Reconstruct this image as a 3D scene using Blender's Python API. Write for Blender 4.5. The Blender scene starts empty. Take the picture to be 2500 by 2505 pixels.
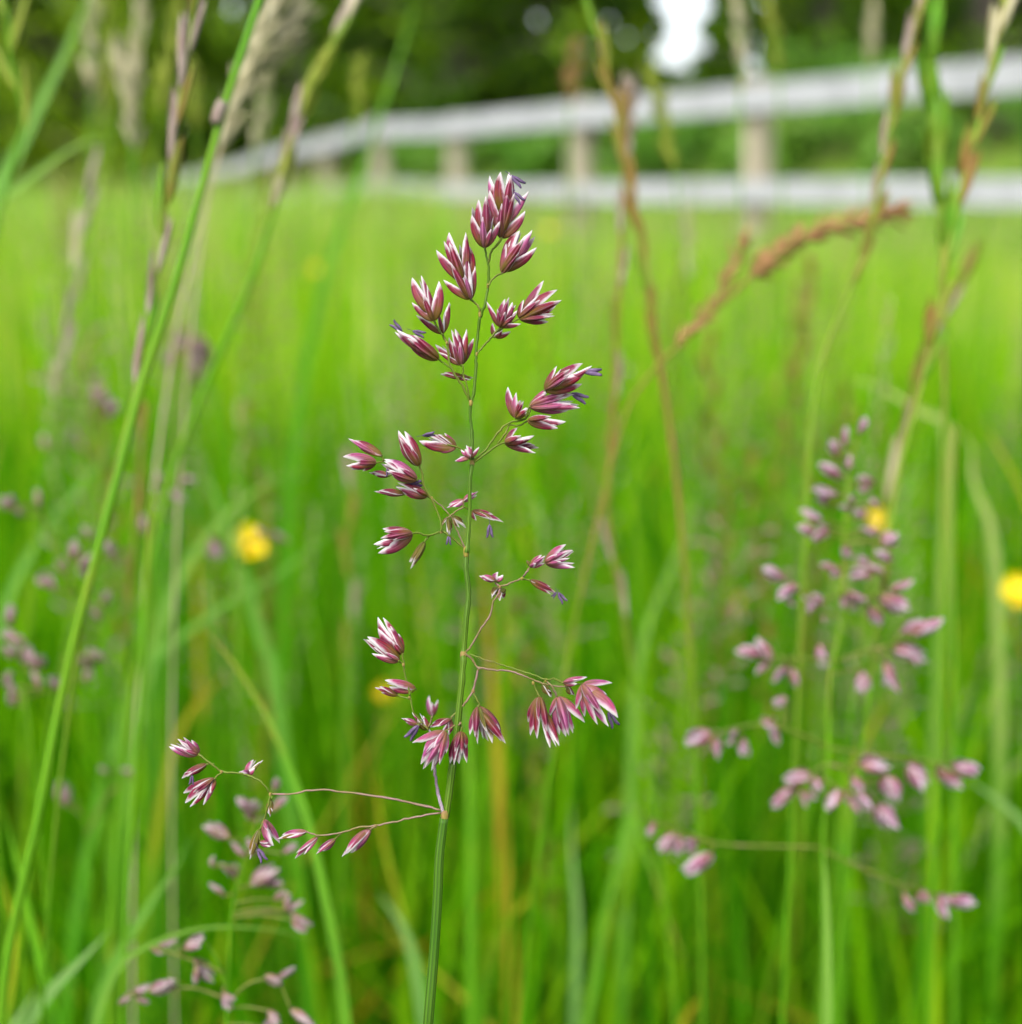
import bpy, math, random
import numpy as np
from mathutils import Vector, Matrix

random.seed(7)
rng = np.random.default_rng(7)
R = math.radians

# ------------------------------------------------------------------ camera
scene = bpy.context.scene
H = 0.53                       # eye height over the ground
PITCH = R(14.5)
FPX = 3018.0                   # focal length in pixels of the 2500 px wide photograph
DF = 0.145                     # focus distance
CAM = Vector((0, 0, H))
VIEW = Vector((0, math.cos(PITCH), -math.sin(PITCH)))
UP = Vector((0, math.sin(PITCH), math.cos(PITCH)))
RIGHT = Vector((1, 0, 0))
cam_data = bpy.data.cameras.new("camera")
cam = bpy.data.objects.new("camera", cam_data)
scene.collection.objects.link(cam)
cam.location = CAM
cam.rotation_euler = (math.pi / 2 - PITCH, 0, 0)
cam_data.sensor_fit = 'HORIZONTAL'
cam_data.sensor_width = 36.0
cam_data.lens = 36.0 * FPX / 2500.0
cam_data.clip_start = 0.005
cam_data.clip_end = 600
cam_data.dof.use_dof = True
cam_data.dof.focus_distance = DF
cam_data.dof.aperture_fstop = cam_data.lens / 3.35     # 3.35 mm wide pupil, as in a phone
scene.camera = cam

# ------------------------------------------------------------------ light
SUN_EL, SUN_AZ = R(52), R(205)      # azimuth clockwise from +Y
world = bpy.data.worlds.new("World")
scene.world = world
world.use_nodes = True
wn = world.node_tree.nodes
wl = world.node_tree.links
bg = wn['Background']
sky = wn.new('ShaderNodeTexSky')
sky.sky_type = 'NISHITA'
sky.sun_disc = False
sky.sun_elevation = SUN_EL
sky.sun_rotation = SUN_AZ
sky.air_density = 1.0
sky.dust_density = 4.0
hs = wn.new('ShaderNodeHueSaturation')
hs.inputs['Saturation'].default_value = 0.35
wl.new(sky.outputs[0], hs.inputs['Color'])
wl.new(hs.outputs[0], bg.inputs['Color'])
bg.inputs['Strength'].default_value = 0.15
sd = bpy.data.lights.new("sun", 'SUN')
sd.energy = 1.5
sd.angle = R(14)
sd.color = (1.0, 0.95, 0.86)
sun = bpy.data.objects.new("sun", sd)
scene.collection.objects.link(sun)
sdir = Vector((math.sin(SUN_AZ) * math.cos(SUN_EL), math.cos(SUN_AZ) * math.cos(SUN_EL), math.sin(SUN_EL)))
sun.rotation_euler = sdir.to_track_quat('Z', 'Y').to_euler()

scene.view_settings.view_transform = 'Standard'
scene.view_settings.look = 'None'
scene.view_settings.exposure = 1.62
scene.view_settings.gamma = 1.0
scene.render.engine = 'CYCLES'
scene.cycles.use_denoising = True
try:
    scene.cycles.denoiser = 'OPENIMAGEDENOISE'
except Exception:
    pass
scene.cycles.max_bounces = 5
scene.cycles.diffuse_bounces = 3
scene.cycles.transmission_bounces = 4
scene.cycles.debug_use_spatial_splits = True
scene.cycles.use_adaptive_sampling = True
scene.cycles.adaptive_threshold = 0.02
scene.cycles.glossy_bounces = 2
scene.cycles.sample_clamp_indirect = 6

COL = scene.collection

# ------------------------------------------------------------------ helpers
def P(px, py, d):
    """point seen at photograph pixel (px, py) at depth d metres along the view axis"""
    return CAM + VIEW * d + RIGHT * ((px - 1250.0) / FPX * d) + UP * (-(py - 1252.5) / FPX * d)

def PXM(px, d):
    return px * d / FPX

def tag(o, label=None, cat=None, group=None, kind=None):
    if label: o['label'] = label
    if cat: o['category'] = cat
    if group: o['group'] = group
    if kind: o['kind'] = kind
    return o

def empty(name, loc):
    o = bpy.data.objects.new(name, None)
    o.empty_display_size = 0.02
    COL.objects.link(o)
    o.location = loc
    return o

class MB:
    def __init__(self):
        self.v = []; self.f = []; self.uv = []
    def add(self, verts, faces, uvs):
        n = len(self.v)
        self.v += [tuple(p) for p in verts]
        self.f += [tuple(i + n for i in f) for f in faces]
        self.uv += list(uvs)
    def mesh(self, name, mat, origin=(0, 0, 0), smooth=True):
        me = bpy.data.meshes.new(name)
        v = np.array(self.v, dtype=np.float64) - np.array(origin)
        me.from_pydata(v.tolist(), [], self.f)
        lay = me.uv_layers.new(name="UVMap")
        idx = np.empty(len(me.loops), dtype=np.int32)
        me.loops.foreach_get('vertex_index', idx)
        uv = np.array(self.uv, dtype=np.float32)[idx]
        lay.data.foreach_set('uv', uv.ravel())
        if smooth:
            me.polygons.foreach_set('use_smooth', [True] * len(me.polygons))
        for m in (mat if isinstance(mat, (list, tuple)) else [mat]):
            me.materials.append(m)
        me.update()
        return me
    def build(self, name, mat, parent=None, origin=(0, 0, 0), smooth=True):
        """verts are world coordinates; origin is the world position of the new object"""
        me = self.mesh(name, mat, origin, smooth)
        o = bpy.data.objects.new(name, me)
        COL.objects.link(o)
        o.location = origin
        if parent is not None:
            o.parent = parent
            o.location = Vector(origin) - world_loc(parent)
        return o

def world_loc(o):
    l = o.location.copy()
    while o.parent is not None:
        o = o.parent
        l = l + o.location
    return l

def smooth_line(pts, n=6):
    """Catmull-Rom through the points (Vectors)"""
    pts = [Vector(p) for p in pts]
    if len(pts) < 3:
        return [pts[0].lerp(pts[-1], i / n) for i in range(n + 1)]
    ext = [pts[0] * 2 - pts[1]] + pts + [pts[-1] * 2 - pts[-2]]
    out = []
    for i in range(1, len(ext) - 2):
        a, b, c, d = ext[i - 1], ext[i], ext[i + 1], ext[i + 2]
        L0, L1, L2 = (b - a).length, (c - b).length, (d - c).length
        m1 = (c - a) * (L1 / max(L0 + L1, 1e-9)); m2 = (d - b) * (L1 / max(L1 + L2, 1e-9))
        for k in range(n):
            t = k / n; t2 = t * t; t3 = t2 * t
            out.append(b * (2 * t3 - 3 * t2 + 1) + m1 * (t3 - 2 * t2 + t) + c * (3 * t2 - 2 * t3) + m2 * (t3 - t2))
    out.append(pts[-1])
    return out

def frames(line):
    n = len(line)
    tang = []
    for i in range(n):
        a = line[max(0, i - 1)]; b = line[min(n - 1, i + 1)]
        t = (b - a)
        tang.append(t.normalized() if t.length > 1e-9 else Vector((0, 0, 1)))
    ref = Vector((0, -1, 0.1)).normalized()
    out = []
    for t in tang:
        nrm = (ref - t * ref.dot(t))
        if nrm.length < 1e-4:
            nrm = t.orthogonal()
        nrm.normalize()
        ref = nrm
        out.append((t, nrm, t.cross(nrm)))
    return out

def tube(mb, line, radii, sides=7, cap=True):
    fr = frames(line)
    n = len(line)
    if not hasattr(radii, '__len__'):
        radii = [radii] * n
    verts, uvs, faces = [], [], []
    L = 0
    for i, p in enumerate(line):
        if i: L += (p - line[i - 1]).length
        t, a, b = fr[i]
        for k in range(sides + 1):
            th = 2 * math.pi * k / sides
            verts.append(p + (a * math.cos(th) + b * math.sin(th)) * radii[i])
            uvs.append((k / sides, L * 20))
    w = sides + 1
    for i in range(n - 1):
        for k in range(sides):
            faces.append((i * w + k, i * w + k + 1, (i + 1) * w + k + 1, (i + 1) * w + k))
    if cap:
        faces.append(tuple((n - 1) * w + k for k in range(sides)))
        faces.append(tuple(k for k in reversed(range(sides))))
    mb.add(verts, faces, uvs)

def lerp_radii(n, a, b):
    return [a + (b - a) * i / (n - 1) for i in range(n)]

def blade_strip(mb, line, width, face=Vector((0, -1, 0)), fold=0.25, twist=0.0, tip=0.0, basew=0.6):
    """leaf blade: line runs from base to tip; a shallow V across"""
    n = len(line)
    verts, uvs, faces = [], [], []
    for i, p in enumerate(line):
        a = line[max(0, i - 1)]; b = line[min(n - 1, i + 1)]
        t = (b - a).normalized()
        ang = twist * i / (n - 1)
        side = t.cross(face)
        if side.length < 1e-4: side = t.orthogonal()
        side.normalize()
        nn = side.cross(t)
        side = side * math.cos(ang) + nn * math.sin(ang)
        nn = side.cross(t)
        v = i / (n - 1)
        w = width * 0.5 * (basew + (1 - basew) * min(1, v / 0.25)) * (1 - tip - (1 - tip) * max(0, (v - 0.45) / 0.55) ** 1.8 + tip)
        w = max(w, width * 0.02)
        for s, u in ((-1, 0.0), (0, 0.5), (1, 1.0)):
            verts.append(p + side * (w * s) + nn * (w * fold * (abs(s) - 0.5)))
            uvs.append((u, v))
    for i in range(n - 1):
        for k in range(2):
            faces.append((i * 3 + k, i * 3 + k + 1, i * 3 + k + 4, i * 3 + k + 3))
    mb.add(verts, faces, uvs)

def to_ground(pts, drift=0.0, zend=-0.01):
    """continue a line (tip first) from its last point down to the ground"""
    a, b = pts[-2], pts[-1]
    d = (b - a).normalized()
    p = b.copy()
    out = []
    step = 0.035
    down = Vector((drift, -0.05, -1)).normalized()
    for i in range(60):
        d = (d * 0.72 + down * 0.28).normalized()
        nxt = p + d * step
        if nxt.z <= zend:
            k = (p.z - zend) / max(1e-6, (p.z - nxt.z))
            out.append(p + (nxt - p) * k)
            break
        p = nxt
        out.append(p.copy())
    return pts + out

# ------------------------------------------------------------------ terrain
FP0 = Vector((1.364, 7.10, 0)); FST = Vector((-0.90, 1.51, 0))   # fence line, near stretch
FPOSTS = [FP0 - FST * 3.1, FP0 - FST * 2.1, FP0 - FST * 1.12, FP0, FP0 + FST, FP0 + FST * 2]
for _k in range(8):
    FPOSTS.append(FPOSTS[-1] + Vector((-0.75, 1.60, 0)))
FDIR = FST.normalized(); FNRM = Vector((-FDIR.y, FDIR.x, 0))      # towards the meadow side
if FNRM.dot(-FP0) < 0: FNRM = -FNRM

def sstep(a, b, x):
    t = np.clip((x - a) / (b - a), 0, 1)
    return t * t * (3 - 2 * t)

def ground_z(x, y):
    t = -((x - FP0.x) * FNRM.x + (y - FP0.y) * FNRM.y)      # metres beyond the fence
    z = 0.55 * sstep(0.8, 4.5, t)
    r = np.hypot(x, y)
    z = z - 0.30 * sstep(11, 21.5, y) * sstep(0.3, 2.8, -x)          # the meadow falls away to the far left
    z = z + 0.26 * np.exp(-((y - 8) / 2.6) ** 2) * sstep(-0.3, 0.8, -x)
    return z + sstep(0.8, 3, r) * (0.025 * np.sin(x * 1.7 + 0.6) * np.cos(y * 1.3) )

# ------------------------------------------------------------------ materials
def newmat(name):
    m = bpy.data.materials.new(name)
    m.use_nodes = True
    m.node_tree.nodes.clear()
    return m, m.node_tree.nodes, m.node_tree.links

def ramp(n, stops, interp='LINEAR'):
    r = n.new('ShaderNodeValToRGB')
    r.color_ramp.interpolation = interp
    e = r.color_ramp.elements
    while len(e) > 1: e.remove(e[-1])
    e[0].position, e[0].color = stops[0][0], (*stops[0][1], 1)
    for p, c in stops[1:]:
        x = e.new(p); x.color = (*c, 1)
    return r

def math_node(n, l, op, a, b=None, clamp=False):
    m = n.new('ShaderNodeMath'); m.operation = op; m.use_clamp = clamp
    for i, x in enumerate((a, b)):
        if x is None: continue
        if isinstance(x, (int, float)): m.inputs[i].default_value = x
        else: l.new(x, m.inputs[i])
    return m.outputs[0]

def mixcol(n, l, fac, a, b, blend='MIX'):
    m = n.new('ShaderNodeMix'); m.data_type = 'RGBA'; m.blend_type = blend
    if isinstance(fac, (int, float)): m.inputs[0].default_value = fac
    else: l.new(fac, m.inputs[0])
    for i, x in ((6, a), (7, b)):
        if isinstance(x, tuple): m.inputs[i].default_value = (*x, 1)
        else: l.new(x, m.inputs[i])
    return m.outputs[2]

def leaf_surface(n, l, color, trans=0.4, rough=0.5, spec=0.15, tcol_gain=(1.35, 1.4, 0.25), normal=None):
    """diffuse + gloss in front, translucency through"""
    out = n.new('ShaderNodeOutputMaterial')
    bsdf = n.new('ShaderNodeBsdfPrincipled')
    bsdf.inputs['Roughness'].default_value = rough
    bsdf.inputs['Specular IOR Level'].default_value = spec
    tr = n.new('ShaderNodeBsdfTranslucent')
    mix = n.new('ShaderNodeMixShader'); mix.inputs[0].default_value = trans
    l.new(color, bsdf.inputs['Base Color'])
    tc = mixcol(n, l, 1.0, color, tcol_gain, 'MULTIPLY')
    l.new(tc, tr.inputs['Color'])
    if normal is not None: l.new(normal, bsdf.inputs['Normal'])
    l.new(bsdf.outputs[0], mix.inputs[1]); l.new(tr.outputs[0], mix.inputs[2])
    l.new(mix.outputs[0], out.inputs[0])
    return bsdf

def grass_mat(name, stops, attr='tint', trans=0.45, rough=0.5, spec=0.15):
    m, n, l = newmat(name)
    a = n.new('ShaderNodeAttribute'); a.attribute_name = attr
    rp = ramp(n, stops)
    l.new(a.outputs['Fac'], rp.inputs[0])
    leaf_surface(n, l, rp.outputs[0], trans, rough, spec)
    return m

def blade_mat(name, base, tipc, tip_at=0.85, trans=0.42, rough=0.5, spec=0.2, stripes=0.25):
    """single leaf blade: UV x across, y base to tip; fine ribs along it"""
    m, n, l = newmat(name)
    uv = n.new('ShaderNodeUVMap')
    sep = n.new('ShaderNodeSeparateXYZ'); l.new(uv.outputs[0], sep.inputs[0])
    mid = tuple(b * 0.5 + t * 0.5 for b, t in zip(base, tipc))
    rp = ramp(n, [(0, base), (tip_at - 0.12, base), (tip_at, mid), (1, tipc)])
    noi = n.new('ShaderNodeTexNoise'); noi.inputs['Scale'].default_value = 60; noi.inputs['Detail'].default_value = 3
    geo = n.new('ShaderNodeNewGeometry'); l.new(geo.outputs['Position'], noi.inputs['Vector'])
    v = math_node(n, l, 'ADD', sep.outputs[1], math_node(n, l, 'MULTIPLY', math_node(n, l, 'SUBTRACT', noi.outputs[0], 0.5), 0.25))
    l.new(v, rp.inputs[0])
    st = math_node(n, l, 'SINE', math_node(n, l, 'MULTIPLY', sep.outputs[0], 55))
    st = math_node(n, l, 'MULTIPLY', math_node(n, l, 'ADD', st, 1), 0.5 * stripes)
    st = math_node(n, l, 'ADD', st, math_node(n, l, 'MULTIPLY', noi.outputs[0], 0.35))
    c = mixcol(n, l, st, rp.outputs[0], tuple(x * 0.55 for x in base))
    leaf_surface(n, l, c, trans, rough, spec)
    return m

def stem_mat(name, c1, c2, c3=None, ribs=0.5, scale=140, trans=0.15, foot=None):
    """round stem: ribs along it, patchy second colour"""
    m, n, l = newmat(name)
    uv = n.new('ShaderNodeUVMap')
    sep = n.new('ShaderNodeSeparateXYZ'); l.new(uv.outputs[0], sep.inputs[0])
    st = math_node(n, l, 'SINE', math_node(n, l, 'MULTIPLY', sep.outputs[0], 2 * math.pi * 9))
    st = math_node(n, l, 'MULTIPLY', math_node(n, l, 'ADD', st, 1), 0.5 * ribs)
    geo = n.new('ShaderNodeNewGeometry')
    noi = n.new('ShaderNodeTexNoise'); noi.inputs['Scale'].default_value = scale; noi.inputs['Detail'].default_value = 2
    l.new(geo.outputs['Position'], noi.inputs['Vector'])
    stops = [(0.40, c1), (0.62, c2)]
    if c3: stops.append((0.75, c3))
    rp = ramp(n, stops); l.new(noi.outputs[0], rp.inputs[0])
    col = rp.outputs[0]
    if foot:                  # stems stay fresh green towards the root
        sp = n.new('ShaderNodeSeparateXYZ'); l.new(geo.outputs['Position'], sp.inputs[0])
        fr = ramp(n, [(0.40, (1, 1, 1)), (0.475, (0, 0, 0))]); l.new(sp.outputs[2], fr.inputs[0])
        col = mixcol(n, l, fr.outputs[0], col, foot)
    c = mixcol(n, l, st, col, tuple(x * 0.45 for x in c1))
    bm = n.new('ShaderNodeBump'); bm.inputs['Strength'].default_value = 0.35; bm.inputs['Distance'].default_value = 0.0001
    l.new(st, bm.inputs['Height'])
    leaf_surface(n, l, c, trans, 0.5, 0.2, normal=bm.outputs[0])
    return m

def lemma_mat(name, body, body2, edge, basecol, margin=(0.46, 0.43, 0.445), mstart=0.69):
    m, n, l = newmat(name)
    uv = n.new('ShaderNodeUVMap')
    sep = n.new('ShaderNodeSeparateXYZ'); l.new(uv.outputs[0], sep.inputs[0])
    oi = n.new('ShaderNodeObjectInfo')
    geo = n.new('ShaderNodeNewGeometry')
    noi = n.new('ShaderNodeTexNoise'); noi.inputs['Scale'].default_value = 1400; noi.inputs['Detail'].default_value = 2
    l.new(geo.outputs['Position'], noi.inputs['Vector'])
    n0 = math_node(n, l, 'SUBTRACT', noi.outputs[0], 0.5)
    au = math_node(n, l, 'ABSOLUTE', math_node(n, l, 'SUBTRACT', math_node(n, l, 'MULTIPLY', sep.outputs[0], 2), 1))   # 0 keel .. 1 margin
    v = sep.outputs[1]
    hue = mixcol(n, l, oi.outputs['Random'], body, body2)
    cmb = n.new('ShaderNodeCombineXYZ')
    l.new(math_node(n, l, 'MULTIPLY', sep.outputs[0], 16), cmb.inputs[0]); l.new(math_node(n, l, 'MULTIPLY', v, 1.6), cmb.inputs[1])
    l.new(math_node(n, l, 'MULTIPLY', oi.outputs['Random'], 37), cmb.inputs[2])
    stn = n.new('ShaderNodeTexNoise'); stn.inputs['Scale'].default_value = 1.0; stn.inputs['Detail'].default_value = 3
    l.new(cmb.outputs[0], stn.inputs['Vector'])
    srp = ramp(n, [(0.36, (0.45, 0.40, 0.42)), (0.5, (1, 1, 1)), (0.66, (1.5, 1.6, 1.5))]); l.new(stn.outputs[0], srp.inputs[0])
    hue = mixcol(n, l, 1.0, hue, srp.outputs[0], 'MULTIPLY')
    # nerves: pale lines at the keel and half way
    k1 = math_node(n, l, 'SUBTRACT', 1, math_node(n, l, 'MULTIPLY', au, 9), clamp=True)
    k2 = math_node(n, l, 'SUBTRACT', 1, math_node(n, l, 'MULTIPLY', math_node(n, l, 'ABSOLUTE', math_node(n, l, 'SUBTRACT', au, 0.5)), 11), clamp=True)
    kk = math_node(n, l, 'MAXIMUM', k1, math_node(n, l, 'MULTIPLY', k2, 0.55))
    c = mixcol(n, l, math_node(n, l, 'MULTIPLY', kk, 0.5), hue, edge)
    # greenish base
    bfac = ramp(n, [(0.0, (1, 1, 1)), (0.2, (0.85, 0.85, 0.85)), (0.58, (0, 0, 0))])
    l.new(math_node(n, l, 'ADD', v, math_node(n, l, 'MULTIPLY', n0, 0.35)), bfac.inputs[0])
    bf = math_node(n, l, 'MULTIPLY', bfac.outputs[0], math_node(n, l, 'SUBTRACT', 1.0, math_node(n, l, 'MULTIPLY', oi.outputs['Random'], 0.45)))
    c = mixcol(n, l, bf, c, basecol)
    # pink zone before the white margin, then the papery margin; both widen towards the tip
    wv = math_node(n, l, 'MULTIPLY', math_node(n, l, 'POWER', v, 2.4), 0.52)
    mu = math_node(n, l, 'ADD', math_node(n, l, 'ADD', au, wv), math_node(n, l, 'MULTIPLY', n0, 0.34))
    pf = ramp(n, [(mstart + 0.02, (0, 0, 0)), (mstart + 0.2, (1, 1, 1))]); l.new(mu, pf.inputs[0])
    c = mixcol(n, l, math_node(n, l, 'MULTIPLY', pf.outputs[0], 0.62), c, edge)
    wf = ramp(n, [(mstart + 0.18, (0, 0, 0)), (mstart + 0.44, (1, 1, 1))]); l.new(mu, wf.inputs[0])
    c = mixcol(n, l, wf.outputs[0], c, margin)
    # tip goes papery as a whole
    tf = ramp(n, [(0.76, (0, 0, 0)), (0.97, (1, 1, 1))]); l.new(math_node(n, l, 'ADD', v, math_node(n, l, 'MULTIPLY', n0, 0.1)), tf.inputs[0])
    c = mixcol(n, l, tf.outputs[0], c, margin)
    bm = n.new('ShaderNodeBump'); bm.inputs['Strength'].default_value = 0.5; bm.inputs['Distance'].default_value = 0.00008
    l.new(math_node(n, l, 'ADD', kk, math_node(n, l, 'MULTIPLY', noi.outputs[0], 0.5)), bm.inputs['Height'])
    leaf_surface(n, l, c, 0.36, 0.5, 0.16, tcol_gain=(1.15, 1.0, 1.0), normal=bm.outputs[0])
    return m

def plain_mat(name, col, col2=None, scale=500, trans=0.2, rough=0.5, spec=0.15):
    m, n, l = newmat(name)
    geo = n.new('ShaderNodeNewGeometry')
    noi = n.new('ShaderNodeTexNoise'); noi.inputs['Scale'].default_value = scale
    l.new(geo.outputs['Position'], noi.inputs['Vector'])
    rp = ramp(n, [(0.35, col), (0.65, col2 or tuple(x * 0.7 for x in col))]); l.new(noi.outputs[0], rp.inputs[0])
    leaf_surface(n, l, rp.outputs[0], trans, rough, spec, tcol_gain=(1, 1, 1))
    return m

M = {}
M['grass'] = grass_mat('meadow_grass', [(0.0, (0.024, 0.12, 0.001)), (0.3, (0.085, 0.27, 0.001)), (0.65, (0.20, 0.40, 0.002)),
                                      (0.86, (0.29, 0.41, 0.02)), (0.95, (0.40, 0.33, 0.08)), (1.0, (0.34, 0.15, 0.03))], trans=0.52, spec=0.06)
M['near_grass'] = grass_mat('close_meadow_grass', [(0.0, (0.014, 0.095, 0.0005)), (0.3, (0.048, 0.20, 0.0008)), (0.65, (0.12, 0.30, 0.0015)),
                                      (0.86, (0.22, 0.34, 0.01)), (0.95, (0.36, 0.26, 0.03)), (1.0, (0.30, 0.14, 0.01))], trans=0.52, spec=0.05)
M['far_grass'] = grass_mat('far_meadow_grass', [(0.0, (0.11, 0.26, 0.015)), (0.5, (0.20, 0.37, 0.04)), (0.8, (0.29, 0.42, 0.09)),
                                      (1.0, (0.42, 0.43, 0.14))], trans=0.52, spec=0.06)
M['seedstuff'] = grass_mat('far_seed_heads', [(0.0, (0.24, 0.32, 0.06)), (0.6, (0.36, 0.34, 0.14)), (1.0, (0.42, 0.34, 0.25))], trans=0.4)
M['lemma'] = lemma_mat('lemma_purple', (0.140, 0.007, 0.017), (0.130, 0.014, 0.046), (0.38, 0.16, 0.25), (0.11, 0.085, 0.010))
M['lemma_pale'] = lemma_mat('lemma_lilac', (0.24, 0.035, 0.085), (0.20, 0.045, 0.13), (0.42, 0.20, 0.33), (0.17, 0.09, 0.035), mstart=0.58)
M['lemma_green'] = lemma_mat('lemma_green', (0.13, 0.07, 0.012), (0.08, 0.085, 0.012), (0.25, 0.14, 0.10), (0.07, 0.09, 0.012), mstart=0.70)
M['palea'] = plain_mat('palea_white', (0.50, 0.475, 0.485), (0.36, 0.28, 0.33), 900, trans=0.4)
M['anther'] = plain_mat('anther_violet', (0.045, 0.026, 0.065), (0.10, 0.065, 0.13), 900, trans=0.1)
M['stem'] = stem_mat('stem_green', (0.075, 0.15, 0.008), (0.05, 0.115, 0.007), ribs=0.85)
M['stem_dark'] = stem_mat('sheath_green', (0.036, 0.105, 0.005), (0.05, 0.12, 0.007), ribs=0.8)
M['branch'] = stem_mat('branch_green', (0.085, 0.125, 0.012), (0.115, 0.125, 0.02), (0.19, 0.11, 0.075), ribs=0.3, scale=300)
M['branch_pink'] = stem_mat('branch_pink', (0.18, 0.11, 0.095), (0.13, 0.11, 0.03), (0.20, 0.10, 0.11), ribs=0.3, scale=350)
M['branch_dark'] = stem_mat('branch_plum', (0.14, 0.08, 0.12), (0.40, 0.34, 0.40), ribs=0.9, scale=300)
M['node'] = plain_mat('node_straw', (0.20, 0.17, 0.03), (0.18, 0.11, 0.05), 700)
M['bstem'] = stem_mat('meadow_stem_green', (0.065, 0.195, 0.003), (0.10, 0.21, 0.005), (0.14, 0.19, 0.012), ribs=0.3, scale=40)
M['bstem_red'] = stem_mat('meadow_stem_red', (0.145, 0.10, 0.016), (0.17, 0.085, 0.026), (0.11, 0.15, 0.012), ribs=0.3, scale=50, foot=(0.065, 0.20, 0.002))
M['bstem_tan'] = stem_mat('meadow_stem_tan', (0.36, 0.30, 0.18), (0.42, 0.32, 0.26), ribs=0.3, scale=60)
M['bstem_olive'] = stem_mat('meadow_stem_olive', (0.12, 0.22, 0.01), (0.17, 0.14, 0.025), (0.11, 0.24, 0.01), ribs=0.3, scale=35, foot=(0.065, 0.20, 0.002))
M['rye_green'] = plain_mat('rye_glume_green', (0.07, 0.20, 0.006), (0.11, 0.18, 0.012), 120, trans=0.3)
M['rye_red'] = plain_mat('rye_glume_brown', (0.17, 0.10, 0.025), (0.12, 0.15, 0.015), 130, trans=0.3)
M['rye_lilac'] = plain_mat('rye_glume_lilac', (0.27, 0.22, 0.19), (0.19, 0.13, 0.11), 160, trans=0.3)
M['rye_tan'] = plain_mat('seed_tan', (0.38, 0.35, 0.23), (0.28, 0.26, 0.14), 160, trans=0.3)
M['rye_yellow'] = plain_mat('rye_yellow', (0.20, 0.23, 0.03), (0.15, 0.20, 0.02), 130, trans=0.3)
M['rust'] = plain_mat('seed_rust', (0.30, 0.155, 0.075), (0.21, 0.13, 0.045), 420, trans=0.25)
M['rust_stem'] = stem_mat('rust_stem', (0.15, 0.13, 0.015), (0.20, 0.11, 0.035), ribs=0.2, scale=60, foot=(0.065, 0.20, 0.002))
M['bl_bright'] = blade_mat('blade_bright', (0.06, 0.23, 0.002), (0.12, 0.29, 0.004), tip_at=0.8)
M['bl_deep'] = blade_mat('blade_deep', (0.035, 0.16, 0.002), (0.06, 0.21, 0.004), tip_at=0.8)
M['bl_pale'] = blade_mat('blade_pale', (0.06, 0.22, 0.003), (0.19, 0.31, 0.06), tip_at=0.62)
M['bl_glauc'] = blade_mat('blade_glaucous', (0.05, 0.2, 0.003), (0.145, 0.29, 0.05), tip_at=0.62)
M['bl_sky_sheen'] = blade_mat('blade_sky_sheen', (0.05, 0.2, 0.004), (0.22, 0.33, 0.13), tip_at=0.65)  # sky sheen of glossy blades painted into the tip colour
M['bl_orange'] = blade_mat('blade_orange', (0.07, 0.21, 0.002), (0.33, 0.19, 0.006), tip_at=0.75)
M['bl_yellow'] = blade_mat('blade_yellow', (0.07, 0.22, 0.002), (0.34, 0.27, 0.006), tip_at=0.78)
M['bl_redtip'] = blade_mat('blade_red_tip', (0.1, 0.26, 0.012), (0.36, 0.2, 0.05), tip_at=0.92)
M['bl_straw'] = blade_mat('blade_straw', (0.06, 0.21, 0.003), (0.38, 0.4, 0.14), tip_at=0.62)
M['petal'] = plain_mat('petal_yellow', (0.72, 0.57, 0.005), (0.66, 0.48, 0.0), 90, trans=0.35, rough=0.25, spec=0.6)
M['stamen'] = plain_mat('stamen_gold', (0.62, 0.38, 0.01), (0.5, 0.3, 0.01), 400)
M['leaf'] = grass_mat('tree_leaf', [(0.0, (0.016, 0.045, 0.004)), (0.45, (0.055, 0.125, 0.006)), (0.75, (0.15, 0.26, 0.009)), (1.0, (0.24, 0.34, 0.015))], trans=0.5, rough=0.45)  # brighter stops paint sunlit leaf clumps into the leaf colour
M['shrub'] = grass_mat('shrub_leaf', [(0.0, (0.05, 0.14, 0.015)), (0.6, (0.11, 0.25, 0.03)), (1.0, (0.20, 0.30, 0.07))], trans=0.42)

def wood_mat(name, c1, c2, scale=6):
    m, n, l = newmat(name)
    tc = n.new('ShaderNodeTexCoord')
    mp = n.new('ShaderNodeMapping'); mp.inputs['Scale'].default_value = (1, 1, 1)
    l.new(tc.outputs['Object'], mp.inputs[0])
    noi = n.new('ShaderNodeTexNoise'); noi.inputs['Scale'].default_value = scale; noi.inputs['Detail'].default_value = 6
    l.new(mp.outputs[0], noi.inputs['Vector'])
    rp = ramp(n, [(0.3, c1), (0.7, c2)]); l.new(noi.outputs[0], rp.inputs[0])
    out = n.new('ShaderNodeOutputMaterial'); b = n.new('ShaderNodeBsdfPrincipled')
    b.inputs['Roughness'].default_value = 0.8
    l.new(rp.outputs[0], b.inputs['Base Color'])
    bm = n.new('ShaderNodeBump'); bm.inputs['Strength'].default_value = 0.4; bm.inputs['Distance'].default_value = 0.01
    l.new(noi.outputs[0], bm.inputs['Height']); l.new(bm.outputs[0], b.inputs['Normal'])
    l.new(b.outputs[0], out.inputs[0])
    return m
M['rail'] = wood_mat('weathered_rail', (0.325, 0.33, 0.355), (0.20, 0.205, 0.22), 5)
M['post'] = wood_mat('weathered_post', (0.28, 0.245, 0.175), (0.19, 0.165, 0.115), 5)
M['bark'] = wood_mat('bark', (0.06, 0.045, 0.03), (0.03, 0.025, 0.02), 8)
M['ground'] = wood_mat('meadow_soil', (0.035, 0.095, 0.004), (0.03, 0.07, 0.006), 3)

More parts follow.
